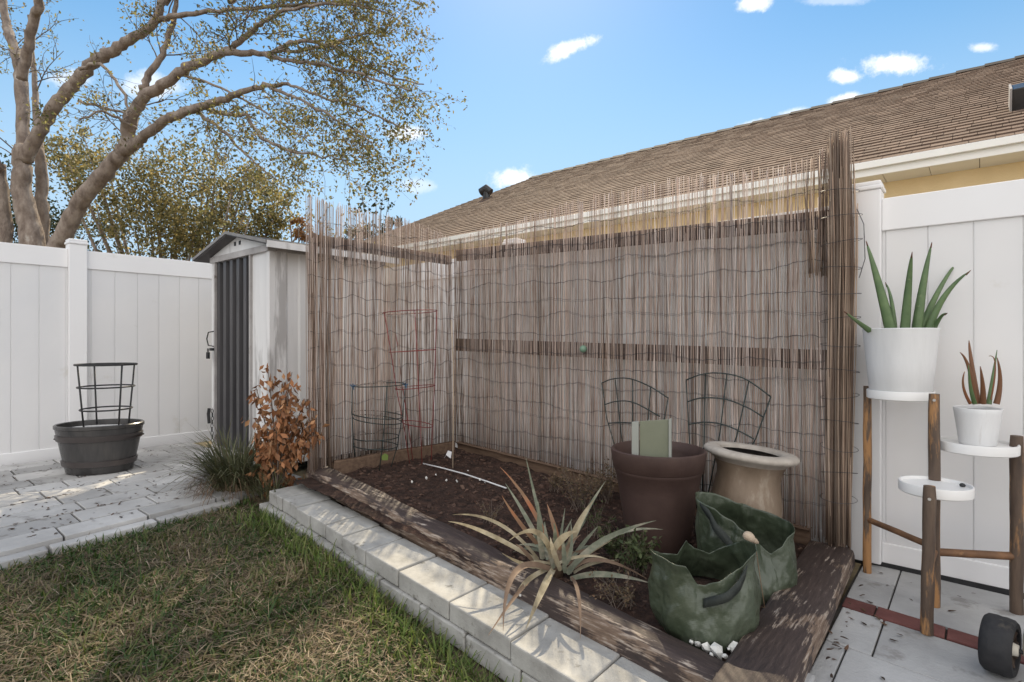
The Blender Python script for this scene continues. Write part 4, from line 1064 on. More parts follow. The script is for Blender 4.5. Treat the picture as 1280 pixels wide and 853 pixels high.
leg(L1, z1+.005, .0185, 1); leg(L2, z2, .0215, 2); leg(L3, 1.15-(607-427)/F*2.165, .0215, 3, .008); leg(L4, 1.15-(546-427)/F*2.31, .0235, 4)
def tray(c, r, zt, h=.042):
    b = MB(); c = Vector((c.x, c.y, zt))
    b.lathe([(r-.006, -h), (r-.001, -h+.004), (r, -.004), (r-.002, 0), (r-.007, 0), (r-.009, -.004), (r-.010, -.012), (.001, -.0125)], c, 56)
    return b.build('tray', TRAY, ps, smooth=True, autosmooth=35)
t1c = at(1125, 492, 2.575); t2c = at(1221, 552, 2.375); t3c = at(1169, 604, 2.285)
tray(t1c, .133, .920); tray(t2c, .140, .715, .043); tray(t3c, .127, .560, .043)
def bar(p, q, zp_, zq, r=.016):
    a = Vector((p.x, p.y, zp_)); c = Vector((q.x, q.y, zq)); v_ = (c-a).normalized()
    pts = [a.lerp(c, i/8)+Vector((0, 0, .002*mnoise.noise(Vector((i*.7, p.x*9, 0))))) for i in range(9)]
    return MB().tube([a+v_*.012]+pts[1:-1]+[c-v_*.012], r, 10).build('crossbar', STANDB, ps, smooth=True, autosmooth=50)
bar(L1, L2, .265, .255, .014); bar(L2, L4, .235, .24, .0165); bar(L2, L3, .24, .24, .014)
for p, zz in ((L2, .895), (L3, .535)):
    d = (CAM-Vector((p.x, p.y, zz))); d.z = 0; d.normalize()
    c = Vector((p.x, p.y, zz))+d*.0225+Vector((.008 if p is L3 else .0, 0, 0))
    b = MB(); b.tube([c-d*.004, c+d*.004], .006, 8); b.build('bolt', STEEL, ps, smooth=True, autosmooth=40)

def aloe_leaf(b, pts, w, th=.35):
    """thick tapering leaf"""
    n = 10; m = 8
    P0, P1, P2 = pts; P1 = P1*2-(P0+P2)*.5
    line = bez(P0, P1, P2, n); base = len(b.v)
    for i, p in enumerate(line):
        t = i/n; ww = w*(1-t)**.75*(1-.12*(1-t))+.0012
        d = (line[min(i+1, n)]-line[max(i-1, 0)]).normalized()
        kk = (CAM-p).normalized(); s_ = d.cross(kk).normalized(); f_ = s_.cross(d)
        for j in range(m):
            a = 2*math.pi*j/m; y_ = math.sin(a)*th+(.25*math.cos(a)**2)
            b.v.append(tuple(p+s_*(ww*math.cos(a))+f_*(ww*y_*(-1))))
    for i in range(n):
        for j in range(m): b.f.append((base+i*m+j, base+i*m+(j+1) % m, base+(i+1)*m+(j+1) % m, base+(i+1)*m+j))
    b.f.append(tuple(base+n*m+j for j in range(m)))
p1 = Vector((t1c.x, t1c.y, .9085))
a1 = thing('potted_aloe', p1, 'tall green aloe in a big ribbed white pot on the highest tray of the stand', 'potted plant')
b = MB(); b.lathe([(.118, 0), (.122, .006), (.135, .14), (.148, .285), (.151, .297), (.1495, .300), (.144, .298), (.141, .28), (.137, .26)], p1, 60); b.build('pot', WHITEPOT, a1, smooth=True, autosmooth=40)
b = MB(); b.lathe([(.1395, .266), (.001, .272)], p1, 30); b.build('soil', SOIL, a1)
def Z7(x, y): return (1050+x/3.709, 290+y/3.709)
D1 = 2.575
for base, mid, tip, w, dd in [((238,470),(178,240),(122,48),.0260,.03), ((255,470),(238,320),(212,240),.0115,.05), ((300,470),(318,250),(334,100),.0225,-.03), ((355,470),(385,250),(425,55),.0245,.0),
                          ((370,470),(460,270),(550,135),.0165,.03), ((405,470),(485,300),(602,184),.0185,-.04), ((430,465),(465,400),(496,380),.0105,-.05), ((140,462),(90,425),(20,372),.0135,-.05)]:
    b = MB(); q = [at(*Z7(*base), D1+dd*.3), at(*Z7(*mid), D1+dd), at(*Z7(*tip), D1+dd*2.2)]
    aloe_leaf(b, q, w); lf = b.build('leaf', ALOE, a1, smooth=True)
    b = MB(); e = q[2]; d_ = (q[2]-q[1]).normalized(); b.tube([e-d_*.022, e-d_*.004, e+d_*.006], [.0034, .0026, .0008], 6); b.build('dry_tip', TIP, lf, smooth=True)
p2 = Vector((t2c.x, t2c.y, .7035))+RT*.003
a2 = thing('potted_aloe', p2, 'small reddish aloe in a little white pot on the right tray of the stand', 'potted plant')
b = MB(); b.lathe([(.060, 0), (.064, .005), (.071, .06), (.081, .135), (.084, .156), (.0828, .159), (.078, .157), (.076, .145)], p2, 48); b.build('pot', WHITEPOT, a2, smooth=True, autosmooth=40)
b = MB(); b.lathe([(.077, .146), (.001, .149)], p2, 24); b.build('soil', SOIL, a2)
D2 = 2.375
for base, mid, tip, w, dd, m_ in [((640,800),(610,610),(598,505),.0115,.03,ALOERED), ((628,800),(600,640),(556,560),.0105,.0,ALOERED), ((605,800),(572,720),(578,650),.006,-.02,ALOEDRY), ((662,800),(662,720),(650,625),.0125,-.03,ALOERED),
                              ((690,800),(705,700),(728,550),.010,.03,ALOE), ((725,800),(742,690),(728,585),.0115,-.01,ALOERED), ((625,800),(605,720),(596,620),.009,-.03,ALOE), ((700,780),(720,620),(690,578),.0022,.0,ALOEDRY)]:
    b = MB(); aloe_leaf(b, [at(*Z7(*base), D2+dd*.3), at(*Z7(*mid), D2+dd), at(*Z7(*tip), D2+dd*2)], w); b.build('leaf', m_, a2, smooth=True)
tp = t3c.copy(); tp.z = .5505
tpp = at(1203, 607, 2.26); tpp.z = .557
b = MB(); b.lathe([(.001, -.008), (.009, -.006), (.011, 0), (.007, .006), (.001, .008)], tpp, 10, jitter=.2)
tag(b.build('pebble', BLACK, None, smooth=True, loc=tpp), 'tiny dark pebble on the lowest white tray of the plant stand', 'pebble')

# ------------------------------------------------------------------ wheeled cart, cut by the right edge of the picture
wc = at(1250, 806, 1.90); wc.z = .098
ax_ = (RT*.62-FW*.78).normalized(); up_ = Vector((0, 0, 1)); sd_ = ax_.cross(up_).normalized()
ct = thing('hose_cart', wc+RT*.25, 'garden hose cart with a black rubber wheel at the right edge, on the red bricks', 'cart')
Mw = Matrix((( sd_.x, up_.x, ax_.x, 0), (sd_.y, up_.y, ax_.y, 0), (sd_.z, up_.z, ax_.z, 0), (0, 0, 0, 1)))
def wheel(c):
    b = MB(); b.lathe([(.066, -.042), (.086, -.043), (.094, -.034), (.0965, -.012), (.095, .001), (.0965, .014), (.094, .034), (.086, .043), (.068, .042), (.064, .03), (.064, -.03)], c, 44, Mw)
    w_ = b.build('wheel', RUBBER, ct, smooth=True, autosmooth=50)
    b = MB(); b.lathe([(.001, .012), (.03, .014), (.05, .022), (.066, .034), (.069, .038), (.066, .0), (.05, -.02), (.001, -.02)], c, 32, Mw); b.build('rim', WHEELRIM, w_, smooth=True, autosmooth=50)
    b = MB()
    for k in range(8):
        a = k*math.pi/4; d = (sd_*math.cos(a)+up_*math.sin(a))
        b.tube([c+d*.02+ax_*.024, c+d*.062+ax_*.034], .006, 6)
    b.build('spoke', WHEELRIM, w_)
    b = MB(); b.lathe([(.001, .05), (.018, .048), (.022, .03), (.022, .0)], c, 20, Mw); b.build('hub', CREAM, w_, smooth=True)
wheel(wc)
wc2 = wc+ax_*.36; wheel(wc2)
b = MB(); b.tube([wc-ax_*.02, wc2+ax_*.02], .008, 8); b.build('axle', BLACK, ct)
q = wc+ax_*.075+up_*.02
b = MB(); b.tube([q-up_*.03, q+up_*.03+sd_*-.01, q+up_*.16+ax_*.02], .018, 8); b.build('strut', CREAM, ct, smooth=True)
b = MB(); e = wc+ax_*.18+RT*.09
M = Matrix.Translation(e) @ Matrix.Rotation(math.atan2(ax_.y, ax_.x), 4, 'Z')
b.box(-.08, .12, -.10, .10, .02, .24, M); b.build('reel_box', REDPL, ct, bevel=.02)
b = MB(); 
for s in (-.07, .10): b.tube([M @ Vector((s, .09, .24)), M @ Vector((s, .16, .55)), M @ Vector((s, .22, .80))], .009, 8)
b.tube([M @ Vector((-.08, .22, .80)), M @ Vector((.11, .22, .80))], .009, 8); b.build('handle', BLACK, ct, smooth=True)

# ------------------------------------------------------------------ neighbour's house
YE, ZE, YW, YRG, ZR = 5.33, 2.60, 5.62, 9.80, 4.835
XL, XRG, XEND = -9.6, -7.75, 9.0
hs = thing('house', (0, YW+2, 0), 'single-storey yellow house with a brown shingle roof beyond the white fence', 'house')
b = MB(); b.box(XL+.5, XEND, YW, 13.4, -.05, ZE-.10); b.build('wall', WALLY, hs)
b = MB(); b.box(XL-.02, XEND+.3, YE-.02, YE, ZE-.102, ZE+.0); b.box(XL-.02, XL, YE+.001, 14.3, ZE-.102, ZE); b.build('fascia', WHITEP, hs, bevel=.003)
b = MB(); x = XL
while x < XEND:
    b.box(x+.002, x+.298, YE+.001, YW+.0-.002, ZE-.1010, ZE-.092); x += .30
b.build('soffit', WHITEP, hs)
b = MB(); b.box(XL, XEND+.3, YE-.055, YE-.0215, ZE-.045, ZE+.012); b.build('drip_edge', WHITEP, hs, bevel=.004)
rb_ = MB(); slope = Vector((0, YRG-YE, ZR-ZE)); sl = slope.length; su = slope.normalized(); sn = Vector((0, -su.z, su.y))
nrow = 37; rh = sl/nrow; th_ = .005; tabw = .15
for i in range(nrow):
    xl = lerp(XL, XRG, (i+.0)/nrow); x = XL-.4+(i % 2)*tabw*.5+rnd.uniform(-.02, .02); xl2 = lerp(XL, XRG, (i+1)/nrow)
    while x < XEND+.3:
        w = tabw*rnd.choice([.7, 1, 1, 1.3]); xa, xb_ = max(x, xl), min(x+w, XEND+.3)
        if xb_-xa > .02:
            o = Vector((0, YE-.03, ZE+.012)); t0 = th_*rnd.uniform(.6, 1.6); dr_ = rnd.choice([0, 0, .012, .03])
            p = lambda xx, k, h_: o+Vector((xx, 0, 0))+su*(k*rh)+sn*h_
            rb_.add([p(xa, i-.03-dr_, t0+.005), p(xb_-.004, i-.03-dr_, t0+.005), p(xb_-.004, i+1.0, .0), p(max(xa, xl2) if xa == xl else xa, i+1.0, .0), p(xa, i-.03-dr_, -.002), p(xb_-.004, i-.03-dr_, -.002)],
                    [(0,1,2,3), (4,5,1,0), (5,2,1), (4,0,3)])
        x += w
rf = rb_.build('roof', SHINGLE, hs)
b = MB()
b.add([(XL, YE-.03, ZE+.006), (XEND+.3, YE-.03, ZE+.006), (XEND+.3, YRG, ZR), (XRG, YRG, ZR), (XRG, YRG+.001, ZR), (XL, 14.3, ZE), (XEND+.3, 14.3, ZE)], [(0,1,2,3), (3,5,0), (3,2,6,5)])
b.build('roof_deck', SHINGLE, hs)
b = MB(); RIDGE = pm('ridge_cap', [(.022,.018,.018), (.042,.034,.032)], 6, .9)
x = XRG
while x < XEND:
    xe = min(x+.31, XEND+.3)
    if 0 < x < 30: dz = 0
    b.add([(x, YRG-.14, ZR-.020), (xe, YRG-.14, ZR-.032), (xe, YRG, ZR+.05), (x, YRG, ZR+.066), (x, YRG+.14, ZR-.055), (xe, YRG+.14, ZR-.07)], [(0,1,2,3), (3,2,5,4), (0,3,4)])
    x += .30
b.build('ridge_cap', RIDGE, rf)
# vents on the roof
def roof_pt(px_, py_):
    s = sight(px_, py_); k = (ZR-ZE)/(YRG-YE)
    t = (ZE-k*YE-H)/(s.z-k*s.y); return CAM+s*t
vp = roof_pt(1279, 141)
b = MB(); Mv = Matrix.Translation(vp) @ Matrix.Rotation(math.atan2(su.z, su.y), 4, 'X')
b.box(-.10, .26, -.02, .30, .0, .012, Mv); b.box(-.07, .23, .0, .27, .012, .20, Mv); vt = b.build('box_vent', VENTM, hs, bevel=.008)
b = MB(); b.box(-.085, -.0705, -.012, .28, .0125, .21, Mv); b.build('vent_flange', METALTRIM, vt)
vp2 = roof_pt(608, 250)
b = MB(); b.tube([vp2, vp2+Vector((0, 0, .14)), vp2+Vector((0, 0, .20))], [.075, .075, .075], 14); b.tube([vp2+Vector((-.13, -.03, .16)), vp2+Vector((0, 0, .21)), vp2+Vector((.10, .03, .14))], [.085, .10, .07], 12); b.build('pipe_vent', VENTM, hs, smooth=True, autosmooth=50)

# ------------------------------------------------------------------ trees
class Tree:
    def __init__(s): s.limb = MB(); s.twig = MB(); s.leaf = []
    def grow(s, p, d, ln, r, lev, droop=.12, leafn=6, spread=.05):
        n = 5; pts = [p.copy()]; q = p.copy(); dd = d.normalized()
        for i in range(n):
            dd = (dd+Vector((rnd.gauss(0, .17), rnd.gauss(0, .17), rnd.gauss(0, .14)-droop*.35))).normalized()
            q = q+dd*(ln/n); pts.append(q.copy())
        (s.limb if r > .02 else s.twig).tube(pts, [lerp(r, r*.35, i/n) for i in range(n+1)], 5 if r > .02 else 4 if r > .008 else 3, cap=False)
        if lev > 0:
            for k in range(rnd.randint(4, 6)):
                t = rnd.uniform(.25, 1.0)*n; j = min(n-1, int(t)); b0 = pts[j].lerp(pts[j+1], t-j); ax = (pts[j+1]-pts[j]).normalized()
                side = Vector((rnd.gauss(0, 1), rnd.gauss(0, 1), rnd.gauss(0, .8))); side = (side-ax*side.dot(ax)).normalized()
                s.grow(b0, ax*.8+side*.75, ln*rnd.uniform(.42, .68), r*.6, lev-1, droop, leafn, spread)
        if lev <= 1:
            for k in range(leafn):
                t = rnd.uniform(.3, 1.0)*n; j = min(n-1, int(t)); b0 = pts[j].lerp(pts[j+1], t-j)
                cx_ = Vector((b0.x+rnd.gauss(0, spread), b0.y+rnd.gauss(0, spread), b0.z+rnd.gauss(0, spread)))
                for c__ in range(rnd.choice((1, 1, 2))): s.leaf.append((cx_.x+rnd.gauss(0, .022), cx_.y+rnd.gauss(0, .022), cx_.z+rnd.gauss(0, .022)))
    def line(s, pts, depth, dens=3.2, tw=(.55, 1.1), lev=1, leafn=7, minr=.055, side_bias=None, droop=.15, n_=8):
        """limb traced as (px, py, width px) with depth from..to"""
        P = []; rr_ = []
        m = len(pts)
        for i, (x_, y_, w) in enumerate(pts):
            t = i/max(1, m-1); D = lerp(depth[0], depth[1], t)
            P.append(at(x_, y_, D)); rr_.append(w*.35*D/F)
        Q = []; QR = []
        for k in range(m-1):       # Catmull-Rom
            a = P[max(k-1, 0)]; b_ = P[k]; c = P[k+1]; d = P[min(k+2, m-1)]
            for i in range(4):
                f = i/4
                q = .5*((2*b_)+(c-a)*f+(2*a-5*b_+4*c-d)*f*f+(3*b_-a-3*c+d)*f**3)
                q += Vector((rnd.gauss(0, 1), rnd.gauss(0, 1), rnd.gauss(0, 1)))*.012
                Q.append(q); QR.append(lerp(rr_[k], rr_[k+1], f)*(1+rnd.gauss(0, .03)))
        Q.append(P[-1]); QR.append(rr_[-1])
        s.limb.tube(Q, QR, 12 if rr_[0] > .1 else 8)
        for i in range(len(Q)-1):
            L = (Q[i+1]-Q[i]).length
            if QR[i] > minr: continue
            k = dens*L; cnt = int(k)+(1 if rnd.random() < k-int(k) else 0)
            for c_ in range(cnt):
                b0 = Q[i].lerp(Q[i+1], rnd.random()); ax = (Q[i+1]-Q[i]).normalized()
                side = Vector((rnd.gauss(0, 1), rnd.gauss(0, 1), rnd.gauss(0, .8))); side = (side-ax*side.dot(ax)).normalized()
                s.grow(b0, ax*.9+side*.7, rnd.uniform(*tw), max(.0042, min(.012, QR[i]*.28)), lev, droop, leafn)
        return Q
tb = at(45, 440, 9.6); tb.z = 0
oak = thing('oak_tree', tb, 'big spreading oak with forked pale trunks and thin leaves behind the left fence', 'tree')
T_ = Tree()
T_.line([(44,470,46),(42,380,42),(39,300,38),(33,270,34),(27,230,29),(27,205,28),(30,185,27)], (9.5,9.5), dens=0)
T_.line([(28,205,26),(29,160,19),(27,112,21),(24,84,18),(16,58,15),(9,36,14),(3,0,11),(-8,-60,9),(-30,-140,6),(-45,-220,3)], (9.5,10.6), dens=2.0, minr=.2)
T_.line([(28,100,16),(33,70,17),(38,45,16),(44,19,16),(49,0,15),(60,-60,12),(80,-140,8),(100,-220,4)], (9.5,8.6), dens=2.2, leafn=13)
T_.line([(32,200,24),(42,178,22),(56,155,21),(70,132,21),(86,113,21),(103,94,20),(122,74,19),(142,62,18),(162,51,16),(180,40,14),(197,25,13)], (9.5,8.8), dens=1.0, minr=.2, leafn=16)
T_.line([(196,26,10),(225,20,9),(262,15,7),(310,11,6),(370,7,5),(425,4,4),(470,12,2.5)], (8.8,7.8), dens=4.2, leafn=13)
T_.line([(196,26,14),(203,5,13),(212,-25,12),(240,-70,9),(290,-120,6),(350,-160,3)], (8.8,8.6), dens=3)
T_.line([(100,88,7),(120,80,6),(140,95,5),(156,120,5),(160,140,4),(155,150,2)], (8.9,8.3), dens=2, leafn=4)
T_.line([(100,128,5),(118,133,5),(140,138,4.5),(160,143,4)], (9.2,8.9), dens=2, leafn=4)
T_.line([(48,185,14),(52,215,18),(52,250,18),(54,290,19),(55,400,22)], (9.9,9.9), dens=0)
T_.line([(50,205,15),(47,170,12),(44,130,10),(42,80,8),(36,20,5)], (9.95,10.8), dens=2)
T_.line([(62,420,36),(70,320,31),(80,295,29),(92,268,28),(103,248,28),(116,233,27),(129,219,27),(142,204,26),(153,192,26),(160,180,26)], (9.4,8.9), dens=0)
T_.line([(159,182,24),(161,160,23),(165,145,22),(172,132,16),(178,115,13),(184,100,12),(199,76,10),(208,56,9),(214,37,9),(219,15,8),(226,-20,6),(250,-70,4)], (8.9,8.8), dens=2.4, minr=.15, leafn=15)
T_.line([(160,165,22),(166,145,21),(176,128,19),(196,112,18),(219,95,17),(240,83,16),(262,73,15),(285,63,13)], (8.9,8.0), dens=0)
T_.line([(285,63,12),(305,50,10),(322,34,9),(338,22,7),(362,13,6),(390,8,5),(440,6,4),(490,20,2.5)], (8.0,7.2), dens=4.6, leafn=14)
T_.line([(280,66,13),(310,67,11),(335,68,9),(352,60,8),(378,54,7),(410,56,6),(432,50,5),(455,44,4),(480,40,2.5)], (8.0,7.4), dens=4.6, leafn=14)
T_.line([(332,70,8),(352,76,7),(385,80,6),(418,85,6),(447,92,5),(480,103,4),(515,114,2.5)], (7.8,6.9), dens=5.2, leafn=13)
T_.line([(335,68,7),(350,65,6),(374,64,6),(395,60,5),(413,58,5),(437,70,4),(463,83,4),(496,98,3),(530,106,2)], (7.8,7.4), dens=5.2, leafn=13)
T_.line([(156,190,20),(166,182,19),(176,173,17),(192,161,16),(207,151,16),(222,144,16),(245,135,14),(270,128,12),(295,118,11),(320,111,9),(345,108,7),(360,106,6)], (8.9,7.6), dens=1.2, leafn=5)
T_.line([(339,110,6),(356,118,6),(370,122,5),(398,137,5),(428,154,4),(452,169,4),(466,182,2.5)], (7.7,7.0), dens=5.2, leafn=13)
T_.line([(360,106,5),(386,116,4.5),(416,125,4),(446,134,3.5),(480,150,3),(510,165,2)], (7.6,7.2), dens=5.2, leafn=13)
T_.line([(256,136,7),(275,142,6.5),(306,145,6),(314,156,6),(324,170,5.5),(348,184,5),(386,194,4),(418,198,3),(440,205,2)], (8.2,7.3), dens=5.2, leafn=13)
T_.line([(246,140,7),(262,152,6),(280,164,5.5),(292,178,5),(303,190,4),(328,212,3),(345,226,2)], (8.3,7.7), dens=5.5, leafn=12)
T_.line([(230,96,5),(250,100,4.5),(285,115,4),(320,135,3.5),(360,160,3),(392,182,2)], (8.4,7.6), dens=6, leafn=13)
T_.line([(170,160,6),(150,150,5),(125,140,4),(100,150,3)], (8.8,8.2), dens=2, leafn=5)
T_.line([(2,215,16),(-20,180,14),(-50,120,11),(-90,60,8),(-130,0,4)], (9.5,8.8), dens=2.2, leafn=13)
T_.line([(10,470,36),(5,330,30),(2,250,22),(0,205,17)], (9.7,9.6), dens=0)
# the part of the crown above the picture
T_.line([(205,5,12),(256,-60,10),(310,-90,8),(365,-100,6),(419,-70,4),(458,-40,2)], (8.8,7.6), dens=6, leafn=12)
T_.line([(212,-25,12),(248,-110,10),(295,-170,8),(357,-200,6),(412,-180,4),(466,-120,2)], (9,8), dens=6, leafn=12)
T_.line([(240,-70,10),(287,-75,9),(334,-60,7),(380,-45,5),(427,-35,4),(466,-10,2)], (9.2,8.6), dens=6, leafn=12)
T_.line([(287,5,8),(326,-20,7),(373,-25,5),(419,-10,4),(451,10,2)], (8.6,7.4), dens=6, leafn=11)
T_.line([(212,-25,12),(230,-120,10),(256,-200,8),(302,-270,6),(365,-300,4),(427,-280,2)], (9.4,9.4), dens=6, leafn=12)
T_.line([(248,-60,8),(287,-130,7),(341,-140,5),(388,-130,4),(443,-90,2)], (8.2,6.6), dens=6, leafn=12)
T_.line([(60,-60,12),(120,-130,10),(200,-180,8),(290,-200,5),(360,-190,3)], (8.8,8.0), dens=3.2, leafn=8)
T_.line([(-10,-60,12),(-60,-130,10),(-100,-220,7),(-120,-300,3)], (10,9), dens=3)
T_.limb.build('trunk', BARK, oak, smooth=True)
T_.twig.build('twigs', TWIG, oak)
leaves(T_.leaf, .056, OAKLEAF, 'crown', oak, droop=.4, aspect=.5)

def crown_tree(name, base, blobs, mat, label, nleaf, size, stems, seed, tr=.10, cat='tree', asp=.55):
    t = thing(name, base, label, cat)
    r = random.Random(seed); P = []; tot = sum(b_[1]**2 for b_ in blobs)
    for c, rad_, sq in blobs:
        k = int(nleaf*rad_**2/tot)
        # clumps inside the blob volume
        ncl = max(6, int(k/55))
        for i in range(ncl):
            while True:
                q = Vector((r.uniform(-1, 1), r.uniform(-1, 1), r.uniform(-1, 1)))
                if .15 < q.length < 1: break
            cc = c+Vector((q.x*rad_, q.y*rad_, q.z*rad_*sq)); cr = rad_*r.uniform(.08, .24)
            for j in range(k//ncl):
                P.append((cc.x+r.gauss(0, cr), cc.y+r.gauss(0, cr), cc.z+r.gauss(0, cr*.7)))
    b = MB()
    for (c, rad_, sq) in blobs:
        for i in range(stems):
            q = c+Vector((r.gauss(0, .45)*rad_, r.gauss(0, .45)*rad_, r.gauss(.1, .4)*rad_*sq))
            m = base.lerp(q, .5); m.z = lerp(base.z, q.z, .42)
            pts = bez(base, m+Vector((r.gauss(0, .15), r.gauss(0, .15), 0))*rad_, q, 8)
            b.tube(pts, [lerp(tr, .012, (i_/8)**.7) for i_ in range(9)], 6)
    b.build('trunk', BARK if tr > .05 else TWIG, t, smooth=True)
    leaves(P, size, mat, 'crown', t, droop=.2, aspect=asp)
    return t
def gr(px_, d): p = at(px_, 440, d); p.z = 0; return p
crown_tree('background_tree', gr(215, 13), [(at(235, 235, 13), 1.25, .75), (at(140, 225, 12.6), 1.15, .8), (at(310, 245, 13), 1.15, .62), (at(190, 290, 12.6), 1.2, .6), (at(270, 300, 12.4), 1.3, .55), (at(95, 190, 13.2), .9, .7), (at(350, 285, 13), .7, .6)],
           GOLDLEAF, 'bushy olive and gold tree behind the oak and the shed', 22000, .085, 5, 3)
crown_tree('background_tree', gr(-40, 15), [(at(-30, 240, 15), 1.6, .9), (at(10, 280, 14.6), 1.2, .8), (at(-90, 270, 15), 1.8, .9), (at(90, 295, 15), 1.1, .6)],
           DARKLEAF, 'dark green tree behind the leftmost oak trunk', 9000, .10, 4, 5)
crown_tree('background_tree', gr(-420, 15), [(at(-420, 260, 15), 2.6, .9), (at(-300, 240, 16), 2.4, .9)], DARKLEAF, 'dark green tree far outside the left edge behind the fence', 6000, .13, 4, 8)
crown_tree('rust_shrub', gr(378, 12), [(at(377, 282, 12), .23, .9), (at(380, 294, 12), .2, .9)], RUSTLEAF, 'rust-brown rounded shrub top between the shed roof and the reed screen', 900, .06, 3, 9, .03, cat='shrub')
sp0 = gr(470, 6.4)
sap = thing('sapling', sp0, 'thin sapling with sparse round leaves rising above the short reed screen', 'sapling')
b = MB(); P = []
for px_, py_ in [(470,236),(452,247),(478,248),(486,252),(460,258),(476,258),(450,262),(484,262),(466,268),(442,290),(458,292)]:
    q = at(px_, py_, 6.4+rnd.uniform(-.2, .2)); b.tube(bez(sp0, Vector((sp0.x, sp0.y, q.z*.75)), q, 8), [lerp(.012, .002, i/8) for i in range(9)], 5)
    for k in range(7): P.append((q.x+rnd.gauss(0, .035), q.y+rnd.gauss(0, .035), q.z+rnd.gauss(0, .035)))
b.build('stem', TWIG, sap); leaves(P, .05, DARKLEAF, 'leaves', sap, 0, .8)
crown_tree('bush', gr(492, 11.5), [(at(496, 277, 11.5), .22, .5), (at(470, 292, 11.5), .35, .5), (at(440, 300, 11.5), .35, .5)], DARKLEAF, 'dark green bush top showing through the short reed screen beside the roof', 1500, .07, 3, 12, .03, cat='bush')

# ------------------------------------------------------------------ sky, sun and camera
EL, AZ = R(43.9), R(38.5)           # the sun stands ahead of the viewer, a little left
sd = Vector((-math.sin(AZ)*math.cos(EL), math.cos(AZ)*math.cos(EL), math.sin(EL)))
w = bpy.data.worlds.new('World'); sc.world = w; w.use_nodes = True
nt = w.node_tree; nt.nodes.clear(); L = nt.links.new
sky = N(nt, 'ShaderNodeTexSky'); sky.sky_type = 'NISHITA'; sky.sun_disc = False
sky.sun_elevation = EL; sky.sun_rotation = -AZ % (2*math.pi); sky.air_density = 1.0; sky.dust_density = .2; sky.ozone_density = 1.0
hsv = N(nt, 'ShaderNodeHueSaturation'); hsv.inputs['Hue'].default_value = .488; hsv.inputs['Saturation'].default_value = 1.32; hsv.inputs['Value'].default_value = 1.08
L(sky.outputs[0], hsv.inputs['Color']); col = hsv.outputs[0]
tc = N(nt, 'ShaderNodeTexCoord')
nz = N(nt, 'ShaderNodeTexNoise', Scale=17.0, Detail=9, Roughness=.70); L(tc.outputs['Generated'], nz.inputs['Vector'])
mask = None
def vmath(op, a, b_=None):
    n_ = N(nt, 'ShaderNodeVectorMath', operation=op)
    L(a, n_.inputs[0])
    if b_ is not None:
        if isinstance(b_, Vector): n_.inputs[1].default_value = b_
        else: L(b_, n_.inputs[1])
    return n_.outputs['Value'] if op == 'DOT_PRODUCT' else n_.outputs[0]
def fmath(op, a, b_=None, c=None):
    n_ = N(nt, 'ShaderNodeMath', operation=op)
    for i, q in enumerate((a, b_, c)):
        if q is None: continue
        if isinstance(q, (int, float)): n_.inputs[i].default_value = q
        else: L(q, n_.inputs[i])
    return n_.outputs[0]
dirv = tc.outputs['Generated']
sz = N(nt, 'ShaderNodeSeparateXYZ'); L(dirv, sz.inputs[0])
hz = N(nt, 'ShaderNodeMapRange'); hz.interpolation_type = 'SMOOTHSTEP'; hz.inputs[1].default_value = .58; hz.inputs[2].default_value = .08; hz.inputs[4].default_value = .95; L(sz.outputs['Z'], hz.inputs[0])
mx = N(nt, 'ShaderNodeMix', data_type='RGBA'); L(hz.outputs[0], mx.inputs[0]); L(col, mx.inputs[6]); mx.inputs[7].default_value = (3.9, 5.3, 6.7, 1); col = mx.outputs[2]
# scattered small white clouds: (px, py, half width, half height, slant, strength)
for px_, py_, aw, ah, sl_, st_ in [(712,61,40,11,-.32,.95), (1118,80,54,15,.05,1), (1056,95,19,9,0,.95), (1057,126,26,8,-.15,.9), (996,140,22,7,-.25,.6), (940,156,20,6,-.25,.6), (945,4,26,14,0,.9), (1228,60,20,8,0,.7),
                         (638,224,32,15,-.1,.9), (512,168,30,11,0,.7), (520,232,30,10,0,.35), (190,108,46,16,0,.6), (85,100,36,13,0,.55), (1040,2,50,7,0,.35)]:
    c = sight(px_, py_).normalized(); rx = (RT-c*RT.dot(c)).normalized(); uy = c.cross(rx); 
    if uy.z < 0: uy = -uy
    rx2 = (rx - uy*sl_).normalized(); uy2 = (uy + rx*sl_).normalized()
    k = math.hypot(px_-CX, py_-CY); f_ = F*math.sqrt(1+(k/F)**2)
    u = fmath('MULTIPLY', vmath('DOT_PRODUCT', dirv, rx2), f_/aw); v_ = fmath('MULTIPLY', vmath('DOT_PRODUCT', dirv, uy2), f_/ah)
    d2 = fmath('ADD', fmath('MULTIPLY', u, u), fmath('MULTIPLY', v_, v_))
    fw = fmath('GREATER_THAN', vmath('DOT_PRODUCT', dirv, c), .5)
    e = fmath('SUBTRACT', 1.0, fmath('SQRT', d2))
    e = fmath('ADD', e, fmath('MULTIPLY', fmath('SUBTRACT', nz.outputs['Fac'], .5), 2.6))
    n_ = N(nt, 'ShaderNodeMapRange'); n_.interpolation_type = 'SMOOTHSTEP'; n_.inputs[1].default_value = .0; n_.inputs[2].default_value = .75; L(e, n_.inputs[0])
    g_ = fmath('MULTIPLY', fmath('MULTIPLY', n_.outputs[0], fw), st_)
    mask = g_ if mask is None else fmath('MAXIMUM', mask, g_)
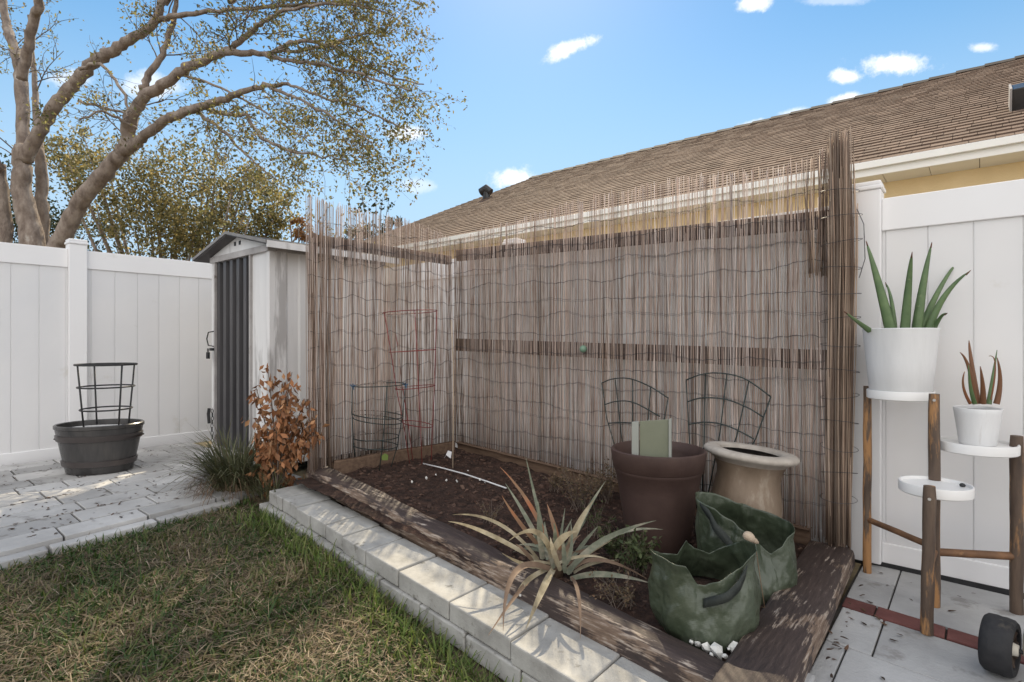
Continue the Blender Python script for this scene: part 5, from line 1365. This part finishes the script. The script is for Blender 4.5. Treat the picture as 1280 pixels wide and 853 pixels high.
mx = N(nt, 'ShaderNodeMix', data_type='RGBA'); L(mask, mx.inputs[0]); L(col, mx.inputs[6]); mx.inputs[7].default_value = (9.0, 9.0, 9.2, 1); col = mx.outputs[2]
# bright cloud bank added in the unseen sky behind the viewer to fill shade
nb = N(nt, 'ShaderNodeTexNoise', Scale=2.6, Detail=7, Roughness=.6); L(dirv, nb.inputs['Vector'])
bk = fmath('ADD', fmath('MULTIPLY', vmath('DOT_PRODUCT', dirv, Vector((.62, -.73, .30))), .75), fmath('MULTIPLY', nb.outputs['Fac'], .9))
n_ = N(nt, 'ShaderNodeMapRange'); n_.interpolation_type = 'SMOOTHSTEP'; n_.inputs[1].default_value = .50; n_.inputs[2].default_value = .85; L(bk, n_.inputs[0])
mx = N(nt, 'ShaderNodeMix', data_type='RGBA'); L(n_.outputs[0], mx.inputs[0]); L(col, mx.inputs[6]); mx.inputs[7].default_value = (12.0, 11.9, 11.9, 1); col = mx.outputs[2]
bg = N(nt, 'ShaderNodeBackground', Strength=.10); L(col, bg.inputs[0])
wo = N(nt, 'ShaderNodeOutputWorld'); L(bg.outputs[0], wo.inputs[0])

sl_ = bpy.data.lights.new('Sun', 'SUN'); sl_.energy = 5.0; sl_.angle = R(.55); sl_.color = (1, .86, .62)
so_ = bpy.data.objects.new('Sun', sl_); COL.objects.link(so_); so_.rotation_euler = sd.to_track_quat('Z', 'Y').to_euler(); so_.location = sd*20

cam = bpy.data.cameras.new('Camera'); co = bpy.data.objects.new('Camera', cam); COL.objects.link(co)
cam.sensor_width = 36; cam.lens = 36*F/1280; cam.clip_start = .05; cam.clip_end = 500
co.location = CAM; co.rotation_euler = (R(90), 0, math.atan2(-FW.x, FW.y)); cam.shift_y = 0
sc.camera = co
vs_ = sc.view_settings; vs_.view_transform = 'Standard'; vs_.look = 'None'; vs_.gamma = 1; vs_.use_curve_mapping = False; vs_.exposure = 0.50
sc.render.engine = 'CYCLES'
sc.cycles.max_bounces = 8; sc.cycles.diffuse_bounces = 4; sc.cycles.transparent_max_bounces = 6
try: sc.cycles.use_denoising = True
except Exception: pass
